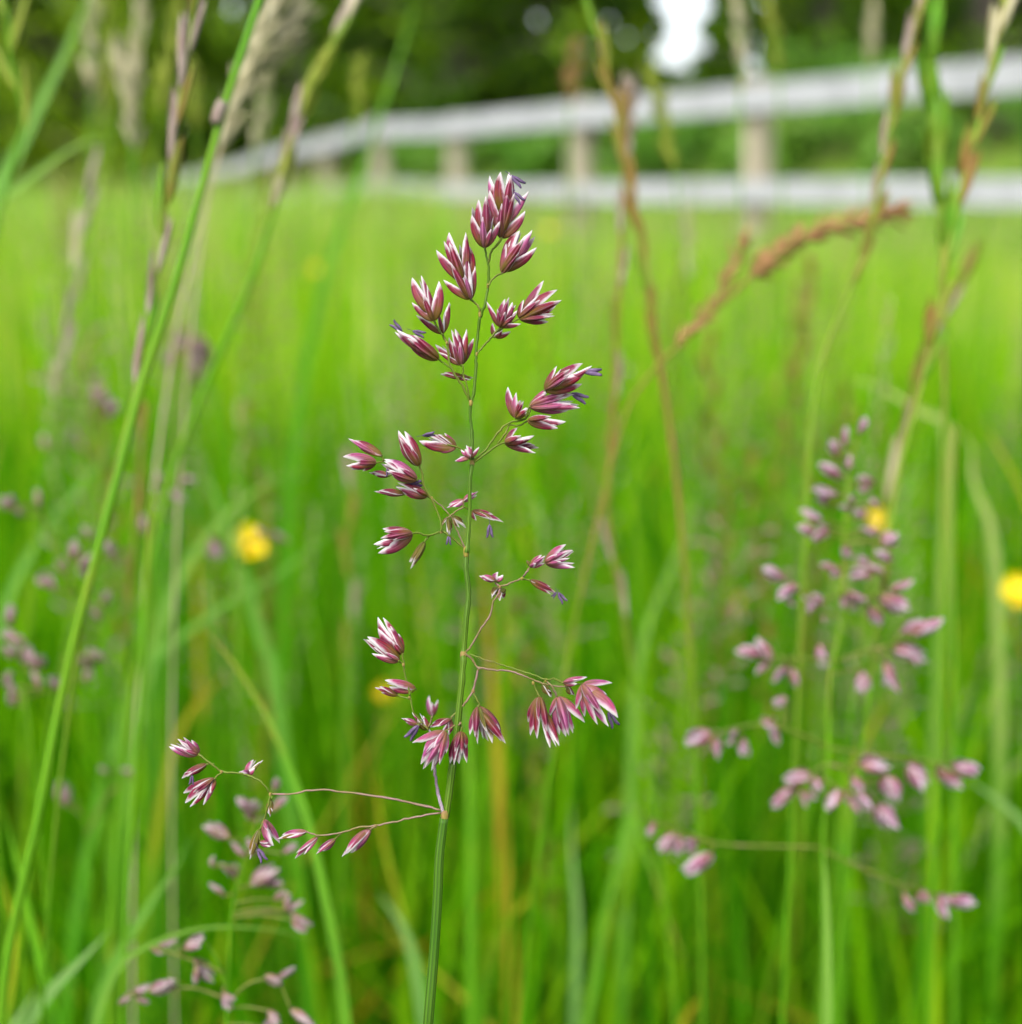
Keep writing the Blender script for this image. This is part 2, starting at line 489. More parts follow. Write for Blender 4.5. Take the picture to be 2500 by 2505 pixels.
# ------------------------------------------------------------------ ground
def build_ground():
    xs = np.concatenate([np.linspace(-300, -30, 10), np.linspace(-25, 25, 101), np.linspace(30, 300, 10)])
    ys = np.concatenate([np.linspace(-100, -6, 8), np.linspace(-5, 45, 101), np.linspace(50, 400, 12)])
    X, Y = np.meshgrid(xs, ys)
    Z = ground_z(X, Y)
    nx, ny = len(xs), len(ys)
    v = np.stack([X.ravel(), Y.ravel(), Z.ravel()], 1)
    f = [(j * nx + i, j * nx + i + 1, (j + 1) * nx + i + 1, (j + 1) * nx + i) for j in range(ny - 1) for i in range(nx - 1)]
    me = bpy.data.meshes.new('ground')
    me.from_pydata(v.tolist(), [], f)
    me.materials.append(M['ground'])
    me.polygons.foreach_set('use_smooth', [True] * len(me.polygons))
    o = bpy.data.objects.new('ground', me); COL.objects.link(o)
    tag(o, 'meadow ground under the grass reaching to the trees', kind='structure')
build_ground()

# ------------------------------------------------------------------ fence
def box_mesh(name, sx, sy, sz, bevel=0.006):
    import bmesh
    bm = bmesh.new()
    bmesh.ops.create_cube(bm, size=1)
    for v in bm.verts: v.co = Vector((v.co.x * sx, v.co.y * sy, v.co.z * sz))
    bmesh.ops.bevel(bm, geom=bm.edges[:], offset=bevel, segments=2, affect='EDGES')
    me = bpy.data.meshes.new(name); bm.to_mesh(me); bm.free()
    return me

def build_fence():
    root = empty('post_and_rail_fence', (FP0.x, FP0.y, 0))
    tag(root, 'weathered pale timber fence with two rails running along the meadow', 'fence')
    post_me = box_mesh('post', 0.13, 0.12, 1.66, 0.01); post_me.materials.append(M['post'])
    rails = {}
    n = len(FPOSTS)
    zz = [float(ground_z(np.array(p.x), np.array(p.y))) if p.y > 11 else 0.0 for p in FPOSTS]
    for k, p in enumerate(FPOSTS):
        q = FPOSTS[min(k + 1, n - 1)] - FPOSTS[min(k, n - 2)]
        ang = math.atan2(q.y, q.x)
        o = bpy.data.objects.new('post', post_me); COL.objects.link(o); o.parent = root
        o.location = (p.x - FP0.x, p.y - FP0.y, zz[k] + 0.30 + 0.012 * math.sin(k * 2.1)); o.rotation_euler = (0.01 * math.sin(k * 3), 0.012 * math.cos(k * 2), ang)
        if k == n - 1: continue
        L = math.hypot(q.length, zz[k + 1] - zz[k])
        key = round(L, 2)
        if key not in rails:
            rails[key] = []
            for hh in (0.15, 0.13):
                me = box_mesh('rail', L - 0.004, 0.04, hh, 0.008); me.materials.append(M['rail']); rails[key].append(me)
        nr = Vector((-q.y, q.x, 0)).normalized()
        if nr.dot(-p) < 0: nr = -nr
        c = (FPOSTS[k] + FPOSTS[k + 1]) / 2 - FP0 + nr * 0.082
        for me, z in zip(rails[key], (1.025, 0.535)):
            r = bpy.data.objects.new('rail', me); COL.objects.link(r); r.parent = root
            r.location = (c.x, c.y, z + (zz[k] + zz[k + 1]) / 2 + 0.005 * math.sin(k * 1.7 + z))
            r.rotation_euler = (0.02 * math.sin(k * 5), -math.asin((zz[k + 1] - zz[k]) / L) + 0.003 * math.sin(k * 2.3), ang)
build_fence()

# ------------------------------------------------------------------ trees and shrubs
def np_mesh(name, verts, faces_quads, tint_per_vert, mat):
    nv, nf = len(verts), len(faces_quads)
    me = bpy.data.meshes.new(name)
    me.vertices.add(nv); me.loops.add(nf * 4); me.polygons.add(nf)
    me.vertices.foreach_set('co', verts.astype(np.float32).ravel())
    me.loops.foreach_set('vertex_index', faces_quads.astype(np.int32).ravel())
    me.polygons.foreach_set('loop_start', np.arange(nf, dtype=np.int32) * 4)
    try:
        me.polygons.foreach_set('loop_total', np.full(nf, 4, dtype=np.int32))
    except Exception:
        pass
    a = me.attributes.new('tint', 'FLOAT', 'POINT')
    a.data.foreach_set('value', tint_per_vert.astype(np.float32))
    me.materials.append(mat)
    me.update(calc_edges=True)
    me.validate()
    return me

def leaf_quads(centers, size, tint, rg):
    n = len(centers)
    a = rg.normal(size=(n, 3)); a /= np.linalg.norm(a, axis=1)[:, None]
    b = rg.normal(size=(n, 3)); b -= a * (a * b).sum(1)[:, None]; b /= np.linalg.norm(b, axis=1)[:, None]
    s = (size * rg.uniform(0.6, 1.3, n))[:, None]
    nrm = np.cross(a, b)
    v = np.stack([centers - a * s, centers + b * s * 0.55 + nrm * s * 0.15, centers + a * s, centers - b * s * 0.55 + nrm * s * 0.15], 1).reshape(-1, 3)
    f = np.arange(n * 4).reshape(n, 4)
    return v, f, np.repeat(tint, 4)

# open spaces between the crowns where sky shows through: (x, z, rx, rz) in a vertical plane across the view
GAPS = [(2.42, 3.32, 0.30, 0.27), (2.80, 3.28, 0.26, 0.32), (2.60, 2.98, 0.26, 0.17), (2.52, 2.64, 0.28, 0.26), (2.86, 2.70, 0.19, 0.18), (2.30, 2.50, 0.16, 0.13), (2.66, 2.38, 0.15, 0.12), (1.47, 3.03, 0.14, 0.14), (1.75, 2.85, 0.10, 0.10), (3.70, 2.42, 0.15, 0.15), (3.83, 3.33, 0.12, 0.12), (2.14, 2.86, 0.08, 0.09), (3.12, 2.92, 0.09, 0.10), (3.0, 2.30, 0.07, 0.07), (2.28, 2.18, 0.09, 0.07), (1.60, 2.66, 0.08, 0.09), (3.35, 2.62, 0.06, 0.06)]
GAP_Y = 20.0

def in_gap(c):
    m = np.zeros(len(c), bool)
    s = GAP_Y / np.maximum(c[:, 1], 1)
    x = c[:, 0] * s; z = (c[:, 2] - H) * s + H
    for gx, gz, rx, rz in GAPS:
        m |= ((x - gx) / rx) ** 2 + ((z - gz) / rz) ** 2 < 1
    return m

def tree(x, y, h, r, nleaf, seed, label, low=0.25, tone=0.0, name='broadleaf_tree', lsize=0.11):
    rg = np.random.default_rng(seed)
    z0 = float(ground_z(np.array(x), np.array(y)))
    root = empty(name, (x, y, z0))
    tag(root, label, 'tree', 'trees behind the fence')
    mb = MB()
    tr = h * 0.022 + 0.05
    trunk = [Vector((x, y, z0 - 0.1)), Vector((x + 0.1, y, z0 + h * 0.25)), Vector((x - 0.08, y + 0.1, z0 + h * 0.55)), Vector((x + 0.05, y, z0 + h * 0.9))]
    ln = smooth_line(trunk, 5)
    tube(mb, ln, lerp_radii(len(ln), tr * 1.4, tr * 0.2), 8)
    cl = []
    nb = 34
    for i in range(nb):
        zz = h * (low * 0.3 + (1 - low * 0.3) * (i + 0.5) / nb)
        f = zz / h
        rr = r * (math.sin(math.pi * min(1, max(0.12, 0.12 + f * 0.86))) ** 0.6) * rg.uniform(0.75, 1.1)
        a = i * 2.4 + rg.uniform(-0.5, 0.5)
        end = Vector((x + math.cos(a) * rr, y + math.sin(a) * rr, z0 + zz + rr * 0.12))
        st = Vector((x, y, z0 + zz * 0.8))
        mid = st.lerp(end, 0.5) + Vector((0, 0, rr * 0.12))
        l2 = smooth_line([st, mid, end], 4)
        tube(mb, l2, lerp_radii(len(l2), tr * 0.35, tr * 0.08), 5)
        for k in range(5):
            q = st.lerp(end, 0.35 + 0.65 * (k + 1) / 5)
            cl.append((q.x, q.y, q.z, r * rg.uniform(0.13, 0.26), rg.uniform(0, 1)))
    mb.build('trunk', M['bark'], root, (x, y, z0))
    cl = np.array(cl)
    idx = rg.integers(0, len(cl), nleaf)
    off = rg.normal(size=(nleaf, 3)); off /= np.linalg.norm(off, axis=1)[:, None]
    off *= (rg.uniform(0.3, 1, nleaf) ** 0.5 * cl[idx, 3])[:, None]
    off[:, 2] *= 0.7
    c = cl[idx, :3] + off
    keep = ~in_gap(c) & (c[:, 2] > z0 + 0.15)
    c = c[keep]; t = np.clip(cl[idx, 4][keep] * 0.55 + rg.uniform(0, 0.45, len(c)) + tone, 0, 1)
    v, f, tt = leaf_quads(c, lsize, t, rg)
    me = np_mesh('crown', v - np.array([x, y, z0]), f, tt, M['leaf'])
    o = bpy.data.objects.new('crown', me); COL.objects.link(o); o.parent = root
    return root

trees = [(-11.5, 26, 9, 3.8, 0.10, 'broad leafy tree at the far end of the wood beyond the bent pale blade'),
         (-7.6, 24, 8.5, 3.3, 0.16, 'yellow green leafy tree behind the leaning green stalk'),
         (-3.9, 23.5, 9, 3.2, 0.0, 'dark leafy tree behind the grey feathered stalk'),
         (-0.9, 19, 8, 2.7, -0.08, 'very dark tree behind the left stretch of the top fence rail'),
         (0.6, 20.5, 8.5, 2.2, 0.12, 'bright green tree above the top of the purple flowering panicle'),
         (4.9, 20.5, 9, 2.5, -0.05, 'dark tree just right of the bright sky opening'),
         (6.2, 17.5, 8.5, 2.8, -0.05, 'dark broad tree behind the top rail beside the twin rye stalks'),
         (9.5, 18.5, 9, 3.3, 0.0, 'leafy tree at the edge of the wood beyond the right rail')]
for i, (x, y, h, r, tone, lab) in enumerate(trees):
    tree(x, y, h, r, 9000, 100 + i, lab, tone=tone)

def wood_mass():
    rg = np.random.default_rng(5)
    n = 60000; nc = 900
    cx = rg.uniform(-22, 21, nc); cz = rg.uniform(0.2, 9.0, nc); cy = rg.uniform(27.5, 33, nc); cr = rg.uniform(0.6, 1.3, nc); ct = rg.uniform(0, 0.55, nc)
    idx = rg.integers(0, nc, n)
    off = rg.normal(size=(n, 3)); off /= np.linalg.norm(off, axis=1)[:, None]
    off *= (rg.uniform(0.2, 1, n) ** 0.5 * cr[idx])[:, None]
    c = np.stack([cx[idx], cy[idx], cz[idx]], 1) + off
    c[:, 2] = np.abs(c[:, 2]) + 0.5
    c = c[~in_gap(c)]
    t = np.clip(ct[idx][:len(c)] + rg.uniform(0, 0.3, len(c)), 0, 1)
    v, f, tt = leaf_quads(c, 0.26, t, rg)
    o = bpy.data.objects.new('distant_wood', np_mesh('distant_wood', v, f, tt, M['leaf'])); COL.objects.link(o)
    tag(o, 'dark foliage of the wood closing the view behind the trees', 'wood', kind='stuff')
wood_mass()

def shrub(x, y, h, r, n, seed, label, tone=0.0):
    rg = np.random.default_rng(seed)
    z0 = float(ground_z(np.array(x), np.array(y)))
    root = empty('shrub', (x, y, z0))
    tag(root, label, 'shrub', 'shrubs behind the fence')
    mb = MB(); cl = []
    for i in range(16):
        a = rg.uniform(0, 6.28); e = Vector((x + math.cos(a) * r * rg.uniform(0.2, 1), y + math.sin(a) * r * rg.uniform(0.2, 1), z0 + h * rg.uniform(0.4, 1)))
        b = Vector((x + math.cos(a) * 0.06, y + math.sin(a) * 0.06, z0 - 0.03))
        ln = smooth_line([b, b.lerp(e, 0.5) + Vector((0, 0, 0.1 * h)), e], 4)
        tube(mb, ln, lerp_radii(len(ln), 0.015, 0.004), 5)
        for k in range(4):
            q = ln[3 + k + 1 if 3 + k + 1 < len(ln) else -1]
            cl.append((q.x, q.y, q.z, r * rg.uniform(0.18, 0.34), rg.uniform(0, 1)))
    mb.build('stems', M['bark'], root, (x, y, z0))
    cl = np.array(cl); idx = rg.integers(0, len(cl), n)
    off = rg.normal(size=(n, 3)); off /= np.linalg.norm(off, axis=1)[:, None]
    off *= (rg.uniform(0.2, 1, n) ** 0.5 * cl[idx, 3])[:, None]
    c = cl[idx, :3] + off; c[:, 2] = np.maximum(c[:, 2], z0 + 0.02)
    t = np.clip(cl[idx, 4] * 0.5 + rg.uniform(0, 0.5, n) + tone, 0, 1)
    v, f, tt = leaf_quads(c, 0.06, t, rg)
    o = bpy.data.objects.new('foliage', np_mesh('foliage', v - np.array([x, y, z0]), f, tt, M['shrub'])); COL.objects.link(o); o.parent = root

shr = [(4.3, 9.6, 1.0, 0.7, 'low leafy shrub between the rails right of the twin rye stalks', 0.15),
       (3.3, 10.6, 0.9, 0.7, 'low leafy shrub between the rails behind the leaning rye spike', 0.1),
       (2.4, 11.9, 0.95, 0.8, 'low leafy shrub behind the widest visible fence post', 0.1),
       (1.5, 13.2, 1.0, 0.8, 'low leafy shrub between two fence posts below the sky opening', -0.1),
       (0.5, 14.6, 0.9, 0.8, 'low leafy shrub between rails behind the flower panicle tip', 0.0),
       (5.3, 11.6, 1.5, 1.0, 'taller leafy shrub rising under the top rail at the wood edge', 0.0),
       (3.6, 13.5, 1.5, 1.1, 'taller leafy shrub standing before the dark broad tree', -0.1),
       (-1.2, 16.5, 1.0, 0.9, 'low leafy shrub beyond the far narrow stretch of fence', 0.0)]
for i, (x, y, h, r, lab, tone) in enumerate(shr):
    shrub(x, y, h, r, 2600, 300 + i, lab, tone)

# ------------------------------------------------------------------ meadow grass (uncountable)
def grass_field(name, label, xy, hmin, hmax, wmin, wmax, mat, seed, seg=5, lean=0.5, dmin=0.0, tint=None, hpow=1.0):
    rg = np.random.default_rng(seed)
    n = len(xy)
    h = hmin + (hmax - hmin) * rg.uniform(0, 1, n) ** hpow
    w = rg.uniform(wmin, wmax, n)
    az = rg.uniform(0, 2 * np.pi, n)
    ln = rg.uniform(0.05, 1, n) ** 1.6 * lean
    ld = np.stack([np.cos(az), np.sin(az)], 1)
    yaw = rg.uniform(0, np.pi, n)
    side = np.stack([np.cos(yaw), np.sin(yaw), np.zeros(n)], 1)
    z0 = ground_z(xy[:, 0], xy[:, 1])
    t = np.linspace(0, 1, seg + 1)
    bend = ln * h
    cx = xy[:, 0, None] + ld[:, 0, None] * bend[:, None] * t ** 2.1
    cy = xy[:, 1, None] + ld[:, 1, None] * bend[:, None] * t ** 2.1
    droop = (ln ** 2 * 0.5)[:, None] * t ** 3
    cz = z0[:, None] + h[:, None] * (t - droop) - 0.01
    ww = w[:, None] * 0.5 * np.where(t < 0.4, 0.75 + 0.25 * t / 0.4, 1 - 0.96 * ((t - 0.4) / 0.6) ** 1.5)[None, :]
    c = np.stack([cx, cy, cz], 2)
    if dmin > 0:
        rel = c - np.array(CAM)
        dep = rel @ np.array(VIEW); ux = rel @ np.array(RIGHT); uy = rel @ np.array(UP)
        bad = ((dep < dmin) & (np.abs(ux) < 0.5 * np.maximum(dep, 0) + 0.02) & (np.abs(uy) < 0.5 * np.maximum(dep, 0) + 0.02) & (dep > -0.03)).any(1)
        bad |= ((np.linalg.norm(rel, axis=2) < 0.12).any(1))
        k = ~bad
        c, ww, side, n = c[k], ww[k], side[k], int(k.sum())
    v = np.stack([c - side[:, None, :] * ww[:, :, None], c + side[:, None, :] * ww[:, :, None]], 2)   # n, seg+1, 2, 3
    v = v.reshape(-1, 3)
    base = (np.arange(n) * (seg + 1) * 2)[:, None, None]
    s = (np.arange(seg) * 2)[None, :, None]
    f = (base + s + np.array([0, 1, 3, 2])[None, None, :]).reshape(-1, 4)
    tt = rg.beta(1.7, 2.3, n) if tint is None else tint(rg, n)
    dry = rg.uniform(0, 1, n) < 0.025
    tt = np.where(dry, rg.uniform(0.88, 1.0, n), np.minimum(tt, 0.86))
    tt = np.repeat(tt, (seg + 1) * 2)
    o = bpy.data.objects.new(name, np_mesh(name, v, f, tt, mat)); COL.objects.link(o)
    o.data.polygons.foreach_set('use_smooth', [True] * len(o.data.polygons))
    tag(o, label, 'grass', kind='stuff')
    return o

def wedge(n, y0, y1, rg, slope=0.62, pad=0.35, power=1.0):
    """points over the part of the meadow in view and a margin round it, even per square metre"""
    out = []
    while sum(len(a) for a in out) < n:
        y = rg.uniform(y0, y1, n * 2); wmax = slope * y1 + pad
        x = rg.uniform(-wmax, wmax, n * 2)
        k = np.abs(x) < slope * np.maximum(y, 0) + pad
        out.append(np.stack([x[k], y[k]], 1))
    return np.concatenate(out)[:n]

rg0 = np.random.default_rng(11)
grass_field('near_meadow_grass', 'dense green meadow grass filling the ground close by', wedge(15000, -0.15, 1.9, rg0), 0.10, 0.36, 0.0022, 0.0055, M['near_grass'], 21, seg=6, lean=0.75, dmin=0.36,
            tint=lambda r, n: r.beta(1.5, 2.9, n))
grass_field('tall_meadow_grass', 'taller thin grass leaves standing above the close sward', wedge(1500, 0.1, 2.6, rg0), 0.30, 0.47, 0.002, 0.0045, M['grass'], 22, seg=6, lean=0.55, dmin=0.36)
grass_field('close_grass_shoots', 'soft broad green grass leaves crowding round the sharp stem', wedge(2600, 0.16, 1.0, rg0), 0.22, 0.425, 0.0035, 0.007, M['near_grass'], 31, seg=8, lean=0.6, dmin=0.29,
            tint=lambda r, n: np.clip(r.beta(1.4, 2.2, n) * 0.95, 0, 0.95))
grass_field('middle_meadow_grass', 'green meadow grass stretching towards the fence', wedge(26000, 1.7, 6.0, rg0), 0.18, 0.40, 0.003, 0.007, M['grass'], 23, seg=4, lean=0.6,
            tint=lambda r, n: np.clip(r.beta(2.2, 2.2, n) + 0.08, 0, 1))
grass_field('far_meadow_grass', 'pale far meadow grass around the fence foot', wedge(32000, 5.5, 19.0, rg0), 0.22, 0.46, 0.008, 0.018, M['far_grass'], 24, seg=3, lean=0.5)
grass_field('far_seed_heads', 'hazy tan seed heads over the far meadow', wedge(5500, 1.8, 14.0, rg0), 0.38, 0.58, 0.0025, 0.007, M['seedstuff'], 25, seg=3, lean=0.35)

# ------------------------------------------------------------------ the sharp flowering panicle in the foreground
def lemma_mesh(name, mat, fold=1.5, bulge=0.06, tipc=0.05, na=11, nv=13, seed=0, r=0.20, tear=0.0):
    """boat shaped scale of length 1 along +Y, keel towards +X, margins towards -X"""
    rg = random.Random(seed)
    mb = MB()
    verts, uvs, faces = [], [], []
    for j in range(nv):
        v = j / (nv - 1)
        prof = ((v + 0.015) ** 0.5) * ((1 - v) ** 0.78) / 0.4253
        prof = max(prof, 0.015)
        w = r * min(1.0, prof)
        off = bulge * math.sin(math.pi * v) + tipc * v ** 3
        for i in range(na):
            u = -1 + 2 * i / (na - 1)
            au = abs(u)
            wob = 1 + 0.06 * math.sin(7 * v + 3 * u + seed)
            x = off + w * wob * (0.70 - 1.2 * (fold / 1.5) * au ** 1.3)
            z = w * wob * 0.85 * (1 if u > 0 else -1) * (au ** 0.85) * (1.0 - 0.28 * au ** 3)
            yy = v - (tear * rg.random() * (abs(u) > 0.7) * (0.25 < v < 0.95))
            verts.append((x, yy, z)); uvs.append((0.5 + 0.5 * u, v))
    for j in range(nv - 1):
        for i in range(na - 1):
            faces.append((j * na + i, j * na + i + 1, (j + 1) * na + i + 1, (j + 1) * na + i))
    mb.add(verts, faces, uvs)
    return mb.mesh(name, mat)

LEM = {}
for key in ('lemma', 'lemma_pale', 'lemma_green'):
    LEM[key] = [lemma_mesh(key, M[key], fold=1.45 + 0.12 * k, bulge=0.05 + 0.02 * (k % 3), tipc=0.06 - 0.04 * k, seed=k, r=0.170 + 0.016 * (k % 3), tear=0.06) for k in range(4)]
PAL = [lemma_mesh('palea', M['palea'], fold=1.0, bulge=0.02, tipc=0.08 * k - 0.04, seed=9 + k, r=0.11, na=5, nv=9, tear=0.1) for k in range(3)]

def anther_mesh():
    mb = MB()
    for s in (-1, 1):
        ln = smooth_line([Vector((0.02 * s, -0.02, 0)), Vector((0.14 * s, 0.35, 0.02 * s)), Vector((0.17 * s, 0.72, 0)), Vector((0.30 * s, 1.0, 0.03 * s))], 4)
        rr = [0.06 + 0.075 * math.sin(math.pi * min(1, (i + 0.6) / len(ln))) for i in range(len(ln))]
        tube(mb, ln, rr, 7)
    ln = [Vector((0, -0.02, 0)), Vector((0.03, -0.3, 0.02)), Vector((0, -0.55, 0))]
    tube(mb, smooth_line(ln, 3), 0.022, 5)
    return mb.mesh('anther', M['anther'])
ANT = anther_mesh()

CROP = {'c1': (900, 400, 3.512), 'c2': (900, 850, 2.966), 'c3': (800, 950, 3.856), 'c4': (850, 1450, 2.754),
        'c5': (380, 1750, 2.504), 'z1': (1130, 1300, 5.509), 'z2': (1200, 1640, 5.671), 'z3': (960, 1690, 6.427),
        'g': (0, 0, 1 / 1.2967), 'p': (0, 0, 1.0), 'r1': (1600, 950, 2.142), 'r2': (1500, 1650, 1.928),
        'l1': (0, 800, 2.142), 'l2': (0, 1650, 2.142), 't1': (0, 0, 2.142), 't2': (500, 0, 1.928), 't3': (1300, 0, 1.607),
        'q1': (2050, 0, 2.76), 'q2': (2000, 700, 2.76), 'b1': (900, 1800, 2.41)}
def cp(c, x, y):
    ox, oy, s = CROP[c]
    return ox + x / s, oy + y / s

HERO_BASE = Vector((P(1046, 2505, DF).x - 0.012, 0.085, 0.0))
hero = empty('panicle_plant', HERO_BASE)
tag(hero, 'sharp purple flowering meadow grass panicle on a slim green stem', 'plant')

def orient(base, tip, keel, width):
    """matrix taking the unit scale to base..tip with its keel towards keel"""
    y = tip - base
    L = y.length
    y.normalize()
    x = keel - y * keel.dot(y)
    if x.length < 1e-6: x = y.orthogonal()
    x.normalize()
    z = x.cross(y)
    m = Matrix((x * width, y * L, z * width)).transposed().to_4x4()
    return m

hr = random.Random(3)
LMAX = 98.0
def hero_spikelet(crop, base, tips, dz=0.0, kind='lemma', wmul=1.0, palea=True):
    bx, by = cp(crop, *base)
    tl = []
    for t in tips:
        x, y = cp(crop, t[0], t[1])
        tl.append((x, y, t[2] if len(t) > 2 else None))
    single = len(tl) <= 2
    ax = sum(t[0] for t in tl) / len(tl) - bx; ay = sum(t[1] for t in tl) / len(tl) - by
    al = math.hypot(ax, ay); ax, ay = ax / al, ay / al
    if single:
        x, y, _ = tl[0]
        L = math.hypot(x - bx, y - by)
        px, py = -ay, ax
        tl += [(x - ax * L * 0.16 + px * L * 0.07, y - ay * L * 0.16 + py * L * 0.07, 's+'), (x - ax * L * 0.30 - px * L * 0.08, y - ay * L * 0.3 - py * L * 0.08, 's-')]
        if len(tl) == 3: tl[0] = (x, y, 'k')
    d0 = DF + dz
    B = P(bx, by, d0)
    toward = -(B - CAM).normalized()
    # spikelet body: short pedicel swelling and two small glumes
    mb = MB()
    maxL = max(math.hypot(t[0] - bx, t[1] - by) for t in tl)
    topL = max(maxL - LMAX * 0.8, maxL * 0.25)
    T = P(bx + ax * topL, by + ay * topL, d0)
    ln = smooth_line([P(bx - ax * 4, by - ay * 4, d0), B, T], 3)
    tube(mb, ln, lerp_radii(len(ln), PXM(5.0, d0) * 0.5, PXM(4, d0) * 0.5), 6)
    sp = mb.build('spikelet', M['branch'], hero, B)
    lems = []
    if len(tl) >= 4:          # inner florets pushing out between the outer ones
        outer = [t for t in tl if t[2] not in ('f', 'b')]
        for k in range(min(4, len(outer) - 1)):
            p, q = hr.sample(outer, 2)
            f = hr.uniform(0.3, 0.7)
            x = p[0] * f + q[0] * (1 - f); y = p[1] * f + q[1] * (1 - f)
            g = hr.uniform(0.92, 1.24)
            tl.append((bx + (x - bx) * g, by + (y - by) * g, hr.choice(('n', 'n', 'f', 'b'))))
    for i, (x, y, mode) in enumerate(tl):
        dx, dy = x - bx, y - by
        D = math.hypot(dx, dy)
        s = 0
        lim = LMAX if not single else 200
        if D > lim:
            s = (D - lim) * 0.95
        along = dx * ax + dy * ay
        cross = dx * ay * -1 + dy * ax      # >0: one side
        ox, oy = bx + ax * s, by + ay * s
        # tiny sideways start so that scales do not share one root
        perp = Vector((-ay, ax))
        ox += perp.x * (3 if cross > 0 else -3) * (D / 100); oy += perp.y * (3 if cross > 0 else -3) * (D / 100)
        side3 = (RIGHT * perp.x - UP * perp.y) * (1 if cross > 0 else -1)
        ang = math.atan2(abs(cross), max(along, 1e-3))
        dd = 0.0; tdd = 0.0
        if mode == 'f':
            keel = toward + side3 * hr.uniform(-0.35, 0.35); dd = -0.0007; tdd = -0.0009
        elif mode == 'b':
            keel = -toward + side3 * 0.2; dd = 0.0006; tdd = 0.001
        elif mode == 'k':
            keel = toward + side3 * hr.uniform(0.2, 0.6)
        else:
            keel = side3 + toward * hr.uniform(0.15, 0.75)
            dd = hr.uniform(-0.0004, 0.0006); tdd = hr.uniform(-0.001, 0.0008)
        b3 = P(ox, oy, d0 + dd); t3 = P(x, y, d0 + dd + tdd)
        L = (t3 - b3).length
        if mode in ('s+', 's-'): L *= 1.0
        wl = max(L, 0.0026) * (0.92 if not single else 0.72) * wmul * hr.uniform(0.92, 1.1)
        wl = min(wl, PXM(LMAX, d0) * 1.05) * (0.7 if mode == 'n' else 1.0)
        me = hr.choice(LEM[kind if hr.random() > 0.16 else hr.choice(('lemma', 'lemma_pale', 'lemma_pale', 'lemma_green'))])
        o = bpy.data.objects.new('lemma', me); COL.objects.link(o)
        o.parent = sp
        m = orient(b3, t3, keel, wl)
        m.translation = b3 - B
        o.matrix_local = m
        lems.append((b3, t3))
    if palea and not single and len(tl) >= 3:
        for k in range(2 + (len(tl) > 5)):
            i = hr.randrange(len(lems)); j = hr.randrange(len(lems))
            b3 = lems[i][0]; t3 = lems[i][1].lerp(lems[j][1], 0.42) * 1.0
            t3 = b3 + (t3 - b3) * hr.uniform(0.85, 1.0)
            if (t3 - b3).length < 0.001: continue
            o = bpy.data.objects.new('palea', hr.choice(PAL)); COL.objects.link(o); o.parent = sp
            m = orient(b3, t3, toward * hr.uniform(-1, 1) + RIGHT * hr.uniform(-1, 1), (t3 - b3).length)
            m.translation = b3 - B - toward * 0.0002
            o.matrix_local = m
    return sp

def hero_anther(sp, crop, base, tip, dz=0.0):
    b3 = P(*cp(crop, *base), DF + dz); t3 = P(*cp(crop, *tip), DF + dz)
    o = bpy.data.objects.new('anther', ANT); COL.objects.link(o)
    o.parent = sp
    m = orient(b3, t3, RIGHT * 0.9 + UP * 0.3 - VIEW * hr.uniform(-0.4, 0.4), (t3 - b3).length * 0.9)
    m.translation = b3 - world_loc(sp)
    o.matrix_local = m

